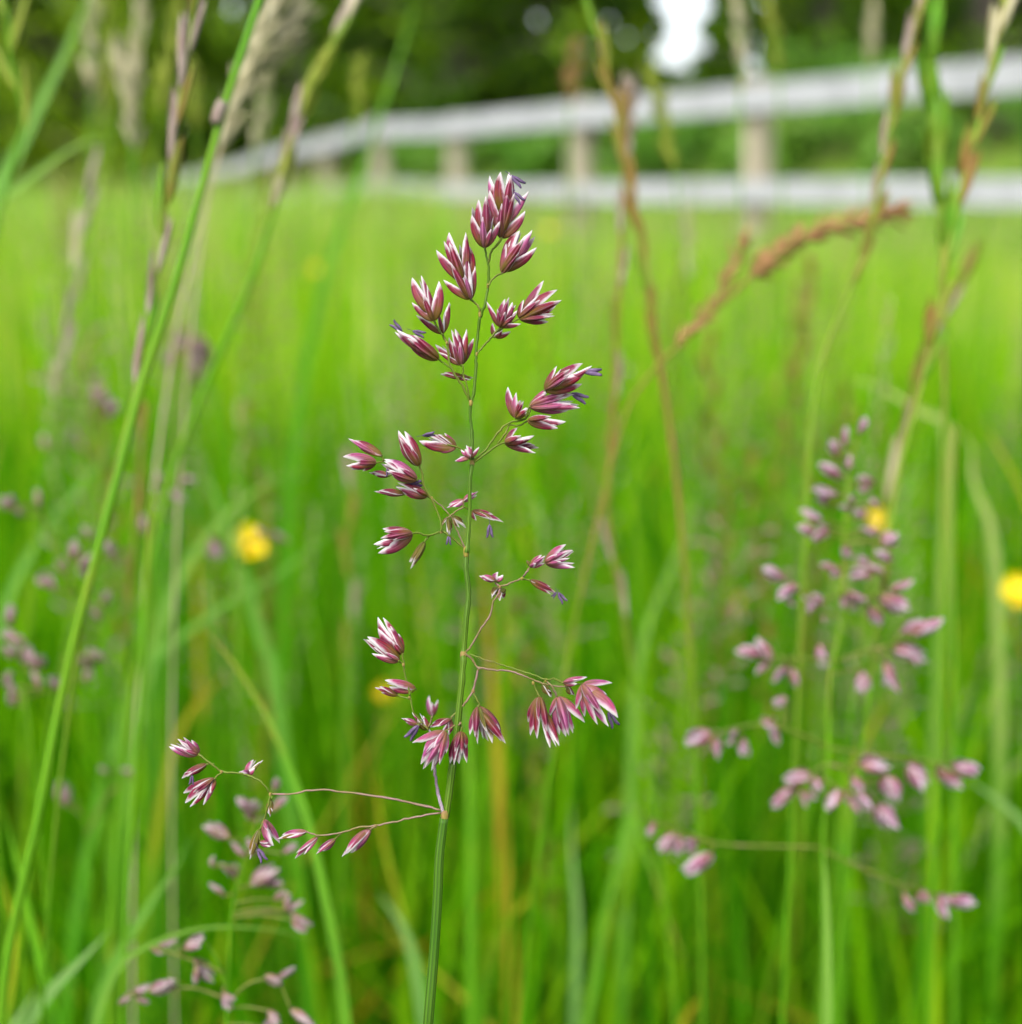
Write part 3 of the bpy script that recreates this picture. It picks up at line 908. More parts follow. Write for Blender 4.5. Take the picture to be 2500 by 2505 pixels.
SP = {}
hero_list = [
 ('A', 'c1', (1005, 720), [(935, 310), (888, 440), (1045, 365), (1130, 495), (990, 440, 'f'), (1060, 560, 'f')], -.001, 'lemma'),
 ('B', 'c1', (1150, 640), [(1135, 70), (1230, 75), (1070, 170), (1042, 230), (1365, 230), (1355, 410), (1150, 340, 'f'), (1205, 220, 'f'), (1095, 330)], .001, 'lemma'),
 ('C', 'c1', (1155, 940), [(1300, 572), (1395, 565), (1460, 735), (1200, 690), (1345, 640, 'f'), (1300, 760, 'f')], 0, 'lemma'),
 ('D', 'c1', (880, 1165), [(692, 590), (822, 590), (582, 745), (885, 700), (908, 880), (640, 1010), (705, 850, 'f'), (790, 700, 'b'), (830, 950, 'f')], 0, 'lemma'),
 ('E', 'c1', (565, 1350), [(375, 980), (615, 1010), (380, 1190), (470, 1130, 'f'), (500, 1040, 'b')], -.0015, 'lemma'),
 ('F', 'c1', (640, 1460), [(420, 1290), (685, 1190), (600, 1270, 'f')], .0015, 'lemma'),
 ('G', 'c1', (605, 1680), [(250, 1420), (335, 1530), (390, 1470, 'f'), (310, 1450)], 0, 'lemma'),
 ('H', 'c1', (800, 1730), [(570, 1562), (742, 1420), (832, 1420), (905, 1502), (700, 1490), (790, 1530, 'f'), (610, 1610)], .001, 'lemma'),
 ('I', 'c1', (820, 1835), [(620, 1808)], .003, 'lemma'),
 ('J', 'c1', (770, 1840), [(905, 1840)], .003, 'lemma'),
 ('K', 'c1', (1140, 1405), [(1030, 1180), (1315, 1385), (1165, 1160), (1245, 1190), (1290, 1270), (1180, 1270, 'f'), (1110, 1250, 'f')], 0, 'lemma'),
 ('L', 'c1', (1090, 1490), [(1075, 1370), (1225, 1440), (1150, 1420)], .002, 'lemma'),
 ('M', 'c1', (1300, 1330), [(1525, 1015), (1632, 1090), (1620, 1240), (1552, 1372), (1480, 1170, 'f'), (1590, 1185, 'f'), (1345, 1170)], .001, 'lemma'),
 ('N', 'c2', (1285, 310), [(1380, 140), (1562, 120), (1555, 268), (1470, 190, 'f'), (1590, 185)], -.002, 'lemma'),
 ('O', 'c2', (1180, 430), [(1330, 290), (1530, 400), (1450, 470), (1300, 330, 'f'), (1430, 340, 'f'), (1495, 345), (1390, 420, 'f')], 0, 'lemma_pale'),
 ('O2', 'c2', (1160, 530), [(1437, 552), (1380, 582), (1330, 500, 'f')], -.001, 'lemma'),
 ('Q', 'c2', (1070, 510), [(1012, 285), (1150, 435), (1080, 325), (1155, 470), (1105, 380, 'f')], 0, 'lemma'),
 ('R', 'c2', (995, 690), [(1080, 575), (1210, 650), (1222, 755), (1110, 640, 'f'), (1160, 660)], 0, 'lemma'),
 ('S', 'c2', (740, 800), [(800, 715), (630, 822), (715, 710), (700, 740)], -.001, 'lemma_pale'),
 ('T', 'c2', (640, 720), [(370, 682), (550, 628), (440, 640), (500, 750)], .001, 'lemma'),
 ('U', 'c2', (372, 855), [(225, 598), (278, 600), (228, 690), (310, 720, 'f')], 0, 'lemma'),
 ('V', 'c2', (352, 960), [(110, 840), (128, 797), (175, 940), (230, 870, 'f'), (150, 890)], -.001, 'lemma'),
 ('W', 'c2', (150, 930), [(5, 910)], .001, 'lemma'),
 ('X1', 'c2', (430, 1080), [(208, 1000), (250, 1050), (300, 985), (330, 1020, 'f')], 0, 'lemma'),
 ('X2', 'c2', (262, 1062), [(45, 1043)], .001, 'lemma'),
 ('Y1', 'c2', (700, 1110), [(570, 1162)], .002, 'lemma_pale'),
 ('Y2', 'c2', (690, 1115), [(802, 1045)], .002, 'lemma_pale'),
 ('Z1', 'c2', (752, 1190), [(957, 1258), (790, 1255)], .002, 'lemma'),
 ('Z2', 'c2', (605, 1222), [(716, 1305), (660, 1310)], .002, 'lemma_green'),
 ('Z3', 'c2', (575, 1235), [(590, 1370), (545, 1290)], .001, 'lemma_green'),
 ('AA', 'c2', (320, 1350), [(105, 1320), (45, 1442), (75, 1497), (180, 1400, 'f'), (150, 1350)], 0, 'lemma'),
 ('AB', 'c2', (410, 1412), [(300, 1600), (310, 1560)], .001, 'lemma_green'),
 ('AC', 'c3', (512, 632), [(195, 475)], 0, 'lemma'),
 ('AD', 'c3', (462, 700), [(150, 640), (180, 725), (330, 772), (270, 690, 'f')], -.001, 'lemma'),
 ('AE', 'z1', (1125, 420), [(1400, 170), (1500, 260), (1525, 465), (1450, 340), (1290, 300, 'f'), (1330, 410, 'f')], 0, 'lemma_pale'),
 ('AF', 'z1', (930, 470), [(1080, 320), (880, 400), (1110, 410), (1000, 430, 'f')], 0, 'lemma_pale'),
 ('AG', 'z1', (920, 660), [(1280, 840)], .001, 'lemma'),
 ('AH', 'z1', (440, 660), [(230, 600)], 0, 'lemma_pale'),
 ('AI', 'z1', (450, 660), [(565, 600), (480, 545), (520, 640)], 0, 'lemma_pale'),
 ('AJ', 'z1', (480, 750), [(400, 910)], .002, 'lemma_green'),
 ('AJ2', 'z1', (520, 770), [(570, 905), (515, 940), (560, 850)], .002, 'lemma_green'),
 ('AK', 'c4', (345, 460), [(130, 300), (165, 405), (180, 360), (250, 400, 'f')], .001, 'lemma'),
 ('AL', 'c4', (370, 410), [(200, 165), (350, 272), (200, 240), (300, 330, 'f'), (260, 220)], .002, 'lemma'),
 ('AM', 'c4', (455, 650), [(250, 592), (330, 600), (280, 635)], .001, 'lemma'),
 ('AN', 'c4', (340, 690), [(185, 635)], .002, 'lemma'),
 ('AO', 'c4', (545, 920), [(440, 800), (500, 830), (470, 850)], .001, 'lemma'),
 ('AP', 'c4', (475, 890), [(365, 842)], 0, 'lemma_pale'),
 ('AQ', 'c4', (570, 830), [(548, 692), (602, 715), (575, 740)], .014, 'lemma_pale'),
 ('AR', 'z3', (830, 640), [(320, 840), (420, 1140), (580, 1240), (715, 1110), (640, 900, 'f'), (480, 960), (720, 980, 'f'), (840, 980)], -.002, 'lemma_pale'),
 ('AR2', 'z3', (920, 450), [(570, 600), (620, 500), (900, 700), (700, 560, 'f')], .001, 'lemma'),
 ('AS', 'z3', (1080, 640), [(880, 1135), (1040, 1150), (1145, 1135), (980, 960, 'f'), (1090, 1000, 'f'), (1160, 900)], -.001, 'lemma'),
 ('AT', 'z3', (1345, 250), [(1195, 690), (1560, 830), (1715, 785), (1300, 730, 'f'), (1480, 660, 'f'), (1690, 620)], 0, 'lemma'),
 ('AU', 'z2', (680, 370), [(515, 720), (580, 905), (800, 1080), (925, 1060), (660, 720, 'f'), (790, 850, 'f')], -.001, 'lemma'),
 ('AV', 'z2', (930, 370), [(820, 640), (1055, 915), (1100, 785), (1300, 730), (1000, 650, 'f'), (930, 900)], 0, 'lemma_pale'),
 ('AW', 'z2', (1010, 170), [(1345, 110), (1200, 200), (1200, 130, 'f')], -.001, 'lemma_pale'),
 ('AX', 'z2', (1280, 190), [(1690, 180), (1605, 350), (1665, 760), (1690, 530), (1190, 540), (1310, 640), (1430, 520, 'f'), (1550, 620, 'f'), (1775, 650)], -.003, 'lemma_pale'),
 ('AY', 'z2', (1060, 230), [(1165, 350)], .001, 'lemma_green'),
 ('AZ', 'z2', (720, 200), [(850, 370), (790, 330)], .002, 'lemma_green'),
 ('BA', 'c5', (262, 237), [(85, 187), (130, 150), (222, 150), (170, 210, 'f')], .003, 'lemma_pale'),
 ('BB', 'c5', (312, 300), [(160, 385), (190, 370)], .003, 'lemma'),
 ('BC', 'c5', (362, 390), [(165, 470), (185, 540), (285, 545), (230, 470, 'f'), (330, 480)], .003, 'lemma'),
 ('BD', 'c5', (555, 362), [(655, 270), (600, 270), (610, 320)], .003, 'lemma_pale'),
 ('BE', 'c5', (575, 360), [(512, 345)], .003, 'lemma_pale'),
 ('BF', 'c5', (665, 640), [(722, 800), (760, 785), (690, 710, 'f')], .003, 'lemma_pale'),
 ('BG', 'c5', (638, 700), [(578, 885)], .003, 'lemma_green'),
 ('BH', 'c5', (706, 520), [(700, 622)], .003, 'lemma_green'),
 ('BI', 'c5', (640, 775), [(722, 800)], .003, 'lemma_pale'),
 ('BJ', 'c5', (925, 712), [(748, 752)], .001, 'lemma_pale'),
 ('BK', 'c5', (992, 748), [(853, 878)], .001, 'lemma_pale'),
 ('BL', 'c5', (1100, 758), [(983, 852)], .001, 'lemma_pale'),
 ('BM', 'c5', (1315, 700), [(1152, 872), (1200, 850)], .001, 'lemma_pale')]
for nm, crop, base, tips, dz, kind in hero_list:
    SP[nm] = hero_spikelet(crop, base, tips, dz, kind)

for nm, crop, b, t in [('B', 'c1', (1235, 110), (1335, 190)), ('B', 'c1', (1205, 200), (1255, 245)), ('B', 'c1', (1255, 250), (1330, 335)),
                       ('G', 'c1', (290, 1440), (205, 1365)), ('G', 'c1', (390, 1440), (490, 1475)),
                       ('N', 'c2', (1560, 175), (1695, 180)), ('O', 'c2', (1480, 335), (1590, 385)), ('T', 'c2', (400, 640), (485, 625)),
                       ('X1', 'c2', (270, 1000), (390, 985)), ('W', 'c2', (140, 880), (148, 935)), ('Z1', 'c2', (882, 1290), (885, 1380)),
                       ('Z3', 'c2', (588, 1365), (585, 1432)), ('AG', 'z1', (1300, 830), (1390, 960)), ('AG', 'z1', (1275, 820), (1215, 890)),
                       ('AP', 'c4', (475, 895), (405, 985)), ('BG', 'c5', (630, 820), (668, 895)), ('AX', 'z2', (1640, 590), (1740, 780)), ('BC', 'c5', (225, 370), (220, 425))]:
    hero_anther(SP[nm], crop, b, t)

def hero_tube(name, mat, pts, w0, w1, dz=0.0, sides=7, n=5):
    """pts: (crop, x, y) from root to tip; widths in photograph pixels"""
    q = [P(*cp(c, x, y), DF + dz + hr.uniform(-0.0003, 0.0003)) for c, x, y in pts]
    ln = smooth_line(q, n)
    k = PXM(0.7, DF) if w0 < 10 else PXM(0.3, DF)
    ln = [p if i in (0, len(ln) - 1) else p + RIGHT * hr.gauss(0, k) + UP * hr.gauss(0, k) for i, p in enumerate(ln)]
    mb = MB()
    tube(mb, ln, [r * hr.uniform(0.88, 1.14) for r in lerp_radii(len(ln), PXM(w0, DF) / 2, PXM(w1, DF) / 2)], sides)
    return mb.build(name, mat, hero, q[0])

# main stem: below the lowest node a sheathed culm down to the ground, above it the panicle axis
low = [P(*cp('c5', 1768, 630), DF), P(*cp('c5', 1740, 860), DF), P(*cp('c5', 1728, 1127), DF), P(1060, 2350, DF), P(1047, 2505, DF)]
low = low + [Vector((HERO_BASE.x + 0.006, 0.118, 0.36)), Vector((HERO_BASE.x + 0.003, 0.104, 0.22)), Vector((HERO_BASE.x, 0.09, 0.08)), HERO_BASE + Vector((0, 0, -0.01))]
ln = smooth_line(low, 8)
mb = MB(); tube(mb, ln, lerp_radii(len(ln), PXM(22, DF) / 2, PXM(30, DF) / 2), 14)
mb.build('culm', M['stem_dark'], hero, low[0])
hero_tube('axis', M['stem'], [('c5', 1780, 620), ('c5', 1805, 430), ('c5', 1822, 290), ('z3', 950, 1150), ('c4', 745, 850), ('c4', 770, 600), ('c4', 782, 430)], 19, 15, sides=12)
hero_tube('axis', M['stem'], [('c4', 780, 440), ('c4', 785, 380), ('c4', 797, 200), ('c4', 815, 0), ('c2', 712, 1600), ('c2', 716, 1490)], 14, 12, sides=12)
hero_tube('axis', M['stem'], [('c2', 716, 1490), ('c2', 725, 1380), ('c2', 738, 1160), ('c2', 742, 960), ('c2', 756, 850)], 12, 9, sides=10)
hero_tube('axis', M['stem'], [('c2', 756, 850), ('c2', 756, 640), ('c2', 742, 500), ('c2', 745, 405)], 8.5, 7, sides=8)
hero_tube('axis', M['stem'], [('c2', 748, 405), ('c2', 768, 320), ('c2', 783, 150), ('c1', 925, 1650), ('c1', 945, 1460), ('c1', 960, 1320)], 7.5, 7, sides=8)
hero_tube('axis', M['stem'], [('c1', 965, 1325), ('c1', 1005, 1210), ('c1', 1030, 1060), ('c1', 1040, 900), ('c1', 1030, 845), ('c1', 1005, 718)], 7, 5.5, sides=8)
BR = [
 ('branch', [('c1', 1034, 850), ('c1', 1058, 760), ('c1', 1110, 700), ('c1', 1150, 638)], 5, 6),
 ('branch', [('c1', 1030, 1050), ('c1', 1080, 985), ('c1', 1155, 937)], 4.5, 5),
 ('branch', [('c1', 962, 1310), ('c1', 955, 1240), ('c1', 915, 1195), ('c1', 880, 1163)], 5.5, 5.5),
 ('branch', [('c1', 930, 1640), ('c1', 1000, 1560), ('c1', 1065, 1485), ('c1', 1140, 1405)], 5, 5),
 ('branch', [('c1', 1100, 1450), ('c1', 1200, 1390), ('c1', 1300, 1330)], 4, 4),
 ('branch', [('c1', 1065, 1485), ('c1', 1090, 1490)], 4, 4),
 ('branch', [('c2', 745, 400), ('c2', 680, 270), ('c2', 610, 165), ('c1', 700, 1700), ('c1', 680, 1540), ('c1', 610, 1430), ('c1', 565, 1350)], 6, 5),
 ('branch', [('c1', 680, 1545), ('c1', 650, 1500), ('c1', 640, 1460)], 4, 4),
 ('branch', [('c1', 715, 1760), ('c1', 660, 1720), ('c1', 605, 1680)], 4, 4.5),
 ('branch', [('c2', 738, 370), ('c2', 710, 250), ('c1', 820, 1820), ('c1', 815, 1740), ('c1', 800, 1728)], 4, 4),
 ('branch', [('c2', 765, 830), ('c2', 870, 720), ('c2', 960, 600), ('c2', 1040, 540), ('c2', 1120, 528), ('c2', 1165, 490), ('c2', 1180, 430)], 5, 4.5),
 ('branch', [('c2', 770, 835), ('c2', 850, 775), ('c2', 940, 710), ('c2', 995, 690)], 5, 5),
 ('branch', [('c2', 940, 705), ('c2', 1000, 620), ('c2', 1030, 565), ('c2', 1100, 568), ('c2', 1160, 532)], 4.5, 4.5),
 ('branch', [('c2', 1140, 520), ('c2', 1180, 405), ('c2', 1240, 340), ('c2', 1285, 310)], 5, 5),
 ('branch', [('c2', 1130, 520), ('c2', 1090, 520), ('c2', 1070, 508)], 4, 4),
 ('branch', [('c2', 750, 840), ('c2', 735, 800), ('c2', 690, 745), ('c2', 640, 720)], 4, 4),
 ('branch', [('c2', 708, 1465), ('c2', 640, 1405), ('c2', 570, 1350), ('c2', 530, 1340), ('c2', 430, 1365), ('c2', 370, 1345), ('c2', 320, 1350)], 6, 5),
 ('branch', [('c2', 455, 1358), ('c2', 430, 1385), ('c2', 410, 1412)], 5, 5),
 ('branch', [('c2', 530, 1335), ('c2', 530, 1265), ('c2', 490, 1160), ('c2', 460, 1095), ('c2', 405, 1000), ('c2', 395, 920), ('c2', 372, 855)], 5.5, 5),
 ('branch', [('c2', 402, 990), ('c2', 375, 970), ('c2', 352, 960)], 4.5, 4.5),
 ('branch', [('c2', 455, 1090), ('c2', 430, 1080), ('c2', 330, 1072), ('c2', 262, 1062)], 3.5, 3.5),
 ('branch', [('c2', 352, 962), ('c2', 240, 920), ('c2', 150, 930)], 3.5, 3.5),
 ('branch', [('c2', 250, 900), ('c2', 130, 830), ('c3', 462, 700)], 3.5, 4),
 ('branch', [('c2', 110, 815), ('c3', 530, 680), ('c3', 512, 632)], 3.5, 3.5),
 ('branch_pink', [('c2', 704, 1450), ('c2', 650, 1340), ('c2', 600, 1225), ('c2', 540, 1160), ('c2', 465, 1095)], 4, 3),
 ('branch_pink', [('c2', 600, 1222), ('c2', 640, 1185), ('c2', 690, 1160), ('c2', 693, 1112)], 4, 4),
 ('branch', [('c2', 695, 1155), ('c2', 730, 1180), ('c2', 752, 1192)], 3.5, 4),
 ('branch_pink', [('c2', 603, 1225), ('c2', 560, 1245), ('c2', 533, 1300)], 3, 3),
 ('branch_pink', [('c4', 795, 405), ('c4', 830, 365), ('c4', 890, 255), ('c4', 960, 150), ('z1', 430, 930), ('z1', 495, 840), ('z1', 515, 745)], 5, 4.5),
 ('branch_pink', [('z1', 515, 745), ('z1', 640, 700), ('z1', 740, 660), ('z1', 810, 635), ('z1', 870, 550), ('z1', 930, 470)], 4.5, 4.5),
 ('branch_pink', [('z1', 930, 480), ('z1', 1030, 470), ('z1', 1125, 422)], 4, 4),
 ('branch_pink', [('z1', 505, 745), ('z1', 460, 700), ('z1', 440, 660)], 4, 4),
 ('branch', [('z1', 810, 638), ('z1', 870, 650), ('z1', 920, 662)], 4, 4),
 ('branch_pink', [('c4', 795, 410), ('c4', 840, 450), ('c4', 885, 510), ('c4', 900, 505), ('c4', 990, 520), ('c4', 1080, 525), ('c4', 1160, 550), ('c4', 1240, 580), ('z2', 720, 180), ('z2', 880, 215), ('z2', 1060, 238)], 6, 3.5),
 ('branch', [('c4', 820, 415), ('c4', 940, 455), ('c4', 1050, 490), ('c4', 1160, 525), ('c4', 1240, 550), ('z2', 640, 80), ('z2', 780, 130), ('z2', 880, 115), ('z2', 1010, 168)], 4, 4),
 ('branch', [('z2', 880, 118), ('z2', 1010, 175), ('z2', 1180, 190), ('z2', 1290, 195)], 3.5, 4),
 ('branch', [('z2', 590, 170), ('z2', 625, 260), ('z2', 680, 368)], 4, 5),
 ('branch_pink', [('z2', 770, 145), ('z2', 850, 220), ('z2', 930, 370)], 5, 5),
 ('branch', [('z2', 760, 150), ('z2', 720, 200)], 4, 4),
 ('branch_pink', [('c4', 885, 512), ('c4', 865, 580), ('c4', 845, 660), ('c4', 790, 745), ('c4', 740, 795), ('c4', 745, 840), ('c4', 760, 880), ('z3', 950, 560), ('z3', 830, 640)], 6, 4),
 ('branch', [('c4', 848, 662), ('z3', 1320, 120), ('z3', 1370, 210), ('z3', 1345, 250)], 4, 4.5),
 ('branch', [('c4', 760, 880), ('z3', 1090, 580), ('z3', 1080, 640)], 4, 5),
 ('branch', [('c4', 735, 805), ('z3', 940, 400), ('z3', 920, 450)], 4, 4),
 ('branch_dark', [('c5', 1765, 600), ('c5', 1735, 500), ('c5', 1718, 400), ('c5', 1708, 320), ('z3', 640, 1050), ('c4', 590, 1000), ('c4', 545, 920)], 9, 5, ),
 ('branch', [('c4', 545, 925), ('c4', 490, 860), ('c4', 440, 790), ('c4', 420, 690), ('c4', 395, 580), ('c4', 378, 490), ('c4', 370, 410)], 4.5, 4.5),
 ('branch', [('c4', 375, 480), ('c4', 360, 470), ('c4', 345, 460)], 4, 4),
 ('branch', [('c4', 418, 690), ('c4', 430, 665), ('c4', 455, 650)], 3, 3),
 ('branch', [('c4', 415, 712), ('c4', 380, 705), ('c4', 340, 690)], 4, 3),
 ('branch', [('c4', 500, 870), ('c4', 475, 890)], 4, 4),
 ('branch_pink', [('c4', 545, 905), ('c4', 560, 870), ('c4', 570, 830)], 4, 4),
 ('branch_pink', [('c5', 1750, 580), ('c5', 1600, 545), ('c5', 1450, 510), ('c5', 1200, 475), ('c5', 980, 455), ('c5', 850, 480), ('c5', 705, 482)], 6, 4.5),
 ('branch', [('c5', 705, 485), ('c5', 685, 450), ('c5', 640, 400), ('c5', 560, 365), ('c5', 480, 352), ('c5', 410, 345), ('c5', 350, 300), ('c5', 262, 238)], 5, 5),
 ('branch', [('c5', 360, 300), ('c5', 335, 296), ('c5', 312, 300)], 4, 4),
 ('branch', [('c5', 410, 348), ('c5', 380, 368), ('c5', 362, 390)], 4, 4),
 ('branch', [('c5', 703, 485), ('c5', 690, 560), ('c5', 665, 640), ('c5', 638, 700)], 5, 4),
 ('branch', [('c5', 705, 485), ('c5', 712, 505), ('c5', 706, 520)], 4, 4),
 ('branch', [('c5', 648, 690), ('c5', 640, 740), ('c5', 640, 775)], 3, 3),
 ('branch_pink', [('c5', 1750, 597), ('c5', 1600, 622), ('c5', 1480, 648), ('c5', 1350, 675), ('c5', 1250, 685), ('c5', 1150, 715), ('c5', 1000, 735), ('c5', 925, 712)], 5, 4),
 ('branch', [('c5', 1015, 732), ('c5', 992, 748)], 4, 4),
 ('branch', [('c5', 1150, 715), ('c5', 1120, 740), ('c5', 1100, 758)], 3.5, 3.5),
 ('branch_pink', [('c5', 1350, 675), ('c5', 1330, 690), ('c5', 1315, 700)], 5, 5)]
for b in BR:
    dz = 0.002 if b[1][0][0] == 'c5' and b[1][0][1] < 800 else 0.0
    hero_tube('branch', M[b[0]], b[1], b[2], b[3], dz)

def hero_node(crop, x, y, w, h):
    c = P(*cp(crop, x, y), DF)
    mb = MB()
    ln = [c - UP * PXM(h, DF) * (0.5 - i / 6) for i in range(7)]
    rr = [PXM(w, DF) * (0.34 + 0.12 * math.sin(math.pi * i / 6)) for i in range(7)]
    tube(mb, ln, rr, 9)
    mb.build('node', M['node'], hero, c)
for a in [('c5', 1772, 614, 21, 26), ('c4', 781, 425, 19, 22), ('c2', 713, 1482, 16, 26), ('c2', 757, 842, 14, 16), ('c2', 747, 402, 11, 14),
          ('c1', 962, 1290, 9, 18), ('c1', 1032, 848, 8, 10), ('c1', 1032, 1050, 8, 10), ('c1', 932, 1638, 8, 10), ('c1', 678, 1540, 7, 8),
          ('c4', 885, 510, 9, 9), ('c4', 847, 662, 9, 9), ('c4', 738, 798, 9, 12), ('c4', 760, 880, 8, 8), ('c4', 415, 710, 8, 8), ('c4', 377, 485, 8, 8),
          ('z1', 515, 745, 9, 8), ('z1', 812, 636, 9, 8), ('c2', 462, 1092, 8, 8), ('c2', 532, 1338, 8, 8), ('z2', 590, 175, 8, 8), ('z2', 770, 135, 9, 9),
          ('c5', 1350, 678, 8, 8), ('c5', 405, 346, 8, 7), ('c5', 704, 483, 8, 8)]:
    hero_node(*a)
# ---- PART2

# ------------------------------------------------------------------ the blurred plants around it
def lemma_into(mb, base, tip, keel, width, r=0.2, na=5, nv=7, fold=1.4, bulge=0.05):
    y = tip - base; L = y.length; y = y.normalized()
    x = (keel - y * keel.dot(y)).normalized(); z = x.cross(y)
    verts, uvs, faces = [], [], []
    for j in range(nv):
        v = j / (nv - 1)
        prof = min(1.0, max(0.02, ((v + 0.015) ** 0.5) * ((1 - v) ** 0.78) / 0.4253))
        w = r * prof * width
        for i in range(na):
            u = -1 + 2 * i / (na - 1); au = abs(u)
            ox = bulge * width * math.sin(math.pi * v) + w * (0.7 - 1.2 * fold / 1.5 * au ** 1.3)
            oz = w * 0.85 * u
            verts.append(base + y * (v * L) + x * ox + z * oz); uvs.append((0.5 + 0.5 * u, v))
    for j in range(nv - 1):
        for i in range(na - 1):
            faces.append((j * na + i, j * na + i + 1, (j + 1) * na + i + 1, (j + 1) * na + i))
    mb.add(verts, faces, uvs)

def unit_spikelet(mat, seed, n=4, slim=1.0, spread=0.16):
    """spikelet of length 1 along +Y made of nested scales"""
    rg = random.Random(seed); mb = MB()
    for k in range(n):
        s = 1 if k % 2 else -1
        f = k / max(1, n - 1)
        b = Vector((0.02 * s, 0.32 * f, 0.0)); t = Vector((s * spread * (1 - 0.6 * f) * rg.uniform(0.5, 1.2), 0.68 + 0.32 * f, rg.uniform(-0.08, 0.08)))
        lemma_into(mb, b, t, Vector((s, 0, rg.uniform(-0.7, 0.9))), 0.75 * slim, r=0.22)
    return mb.mesh('spikelet', mat)

M['lemma_soft'] = lemma_mat('lemma_soft', (0.24, 0.065, 0.10), (0.20, 0.07, 0.15), (0.36, 0.18, 0.27), (0.20, 0.12, 0.04), margin=(0.40, 0.35, 0.39), mstart=0.60)
M['lemma_dusk'] = lemma_mat('lemma_dusk', (0.19, 0.09, 0.085), (0.16, 0.085, 0.12), (0.27, 0.16, 0.18), (0.17, 0.13, 0.04), margin=(0.30, 0.26, 0.26), mstart=0.64)
USP = {k: [unit_spikelet(M[k], 40 + i, n=6, spread=0.34) for i in range(6)] for k in ('lemma_soft', 'lemma_dusk')}
ar = random.Random(19)

def put_spikelet(parent, mesh, b3, t3, wmul=1.0, name='spikelet'):
    o = bpy.data.objects.new(name, mesh); COL.objects.link(o); o.parent = parent
    L = (t3 - b3).length
    m = orient(b3, t3, RIGHT * ar.uniform(-1, 1) - VIEW * ar.uniform(0.2, 1) + UP * ar.uniform(-1, 1), L * wmul)
    m.translation = b3 - world_loc(parent)
    o.matrix_local = m
    return o

def stem_part(root, name, mat, pts, r0, r1, sides=7, n=5):
    ln = smooth_line(pts, n); mb = MB()
    tube(mb, ln, lerp_radii(len(ln), r0, r1), sides)
    return mb.build(name, mat, root, pts[0])

def panicle_plant(label, D, crop, stem, spikes, kind='lemma_soft', branches=(), wpx=11, smat='bstem_olive', jitter=0.012, depth_top=None):
    """stem: tip-first pixel line; spikes: base -> tip pixels; a branch is drawn from the stem to every spikelet"""
    tip_first = [P(*cp(crop, x, y), D) for x, y in stem]
    full = to_ground(tip_first)
    root = empty('panicle_plant', Vector((full[-1].x, full[-1].y, 0)))
    tag(root, label, 'plant', 'purple meadow grasses out of focus')
    line = list(reversed(full))
    stem_part(root, 'stem', M[smat], line, PXM(wpx * 1.5, D) / 2, PXM(wpx * 0.5, D) / 2)
    anchors = smooth_line(tip_first, 8)
    for br in branches:
        q = [P(*cp(crop, x, y), D) for x, y in br]
        stem_part(root, 'branch', M['branch'], q, PXM(8.5, D) / 2, PXM(7, D) / 2, 5, 4)
        anchors += smooth_line(q, 6)
    extra = []
    for (bx, by, tx, ty) in spikes:
        if len(spikes) > 8 and ar.random() < 0.6:
            sc = math.hypot(tx - bx, ty - by)
            ang = math.atan2(ty - by, tx - bx) + ar.uniform(-0.9, 0.9)
            L = sc * ar.uniform(0.55, 0.85)
            ox, oy = bx + ar.gauss(0, 0.16) * sc, by + ar.gauss(0, 0.16) * sc
            extra.append((ox, oy, ox + L * math.cos(ang), oy + L * math.sin(ang)))
    for (bx, by, tx, ty) in list(spikes) + extra:
        dd = ar.uniform(-jitter, jitter)
        b3 = P(*cp(crop, bx, by), D + dd); t3 = P(*cp(crop, tx, ty), D + dd + ar.uniform(-0.001, 0.001))
        t3 = t3 + (t3 - b3) * 0.04
        put_spikelet(root, ar.choice(USP[kind]), b3, t3, ar.uniform(0.8, 1.25))
        best = min(anchors, key=lambda a: (a - b3).length + 0.9 * max(0, (a - b3).dot(UP)))
        q = [best, best.lerp(b3, 0.55) + UP * 0.06 * (best - b3).length, b3]
        stem_part(root, 'branch', M['branch'], q, PXM(6.5, D) / 2, PXM(5.5, D) / 2, 5, 4)
    return root

# the second panicle, right of the sharp one
right_spikes = [('r1', a) for a in [(1075, 240, 1110, 150), (1000, 310, 1000, 200), (960, 350, 925, 265), (1030, 420, 1020, 350), (985, 470, 865, 390), (1160, 500, 1060, 470), (960, 560, 830, 520), (900, 615, 865, 550), (1185, 625, 1130, 575), (1040, 640, 970, 615), (1105, 680, 1045, 640), (880, 700, 770, 630), (860, 760, 750, 720), (915, 740, 830, 795), (1180, 770, 1070, 735), (1190, 820, 1280, 765), (990, 800, 1030, 895), (1250, 910, 1160, 850), (1130, 925, 1060, 880), (980, 960, 870, 920), (1130, 960, 1020, 985), (1190, 965, 1120, 930), (690, 1000, 565, 940), (750, 1020, 640, 1105), (680, 1090, 735, 1140), (860, 1090, 800, 1170), (890, 1120, 780, 1090), (1000, 1065, 1050, 1170), (1010, 1070, 1110, 1110), (1230, 1060, 1360, 1015), (1180, 1090, 1325, 1165), (1130, 1140, 1180, 1240), (1350, 1290, 1510, 1210), (1260, 1340, 1430, 1420), (590, 1400, 425, 1365), (610, 1430, 530, 1495), (690, 1440, 630, 1545), (870, 1340, 890, 1470), (720, 1470, 755, 1560), (1100, 1480, 1085, 1600), (1205, 1430, 1275, 1590), (880, 1190, 900, 1230)]]
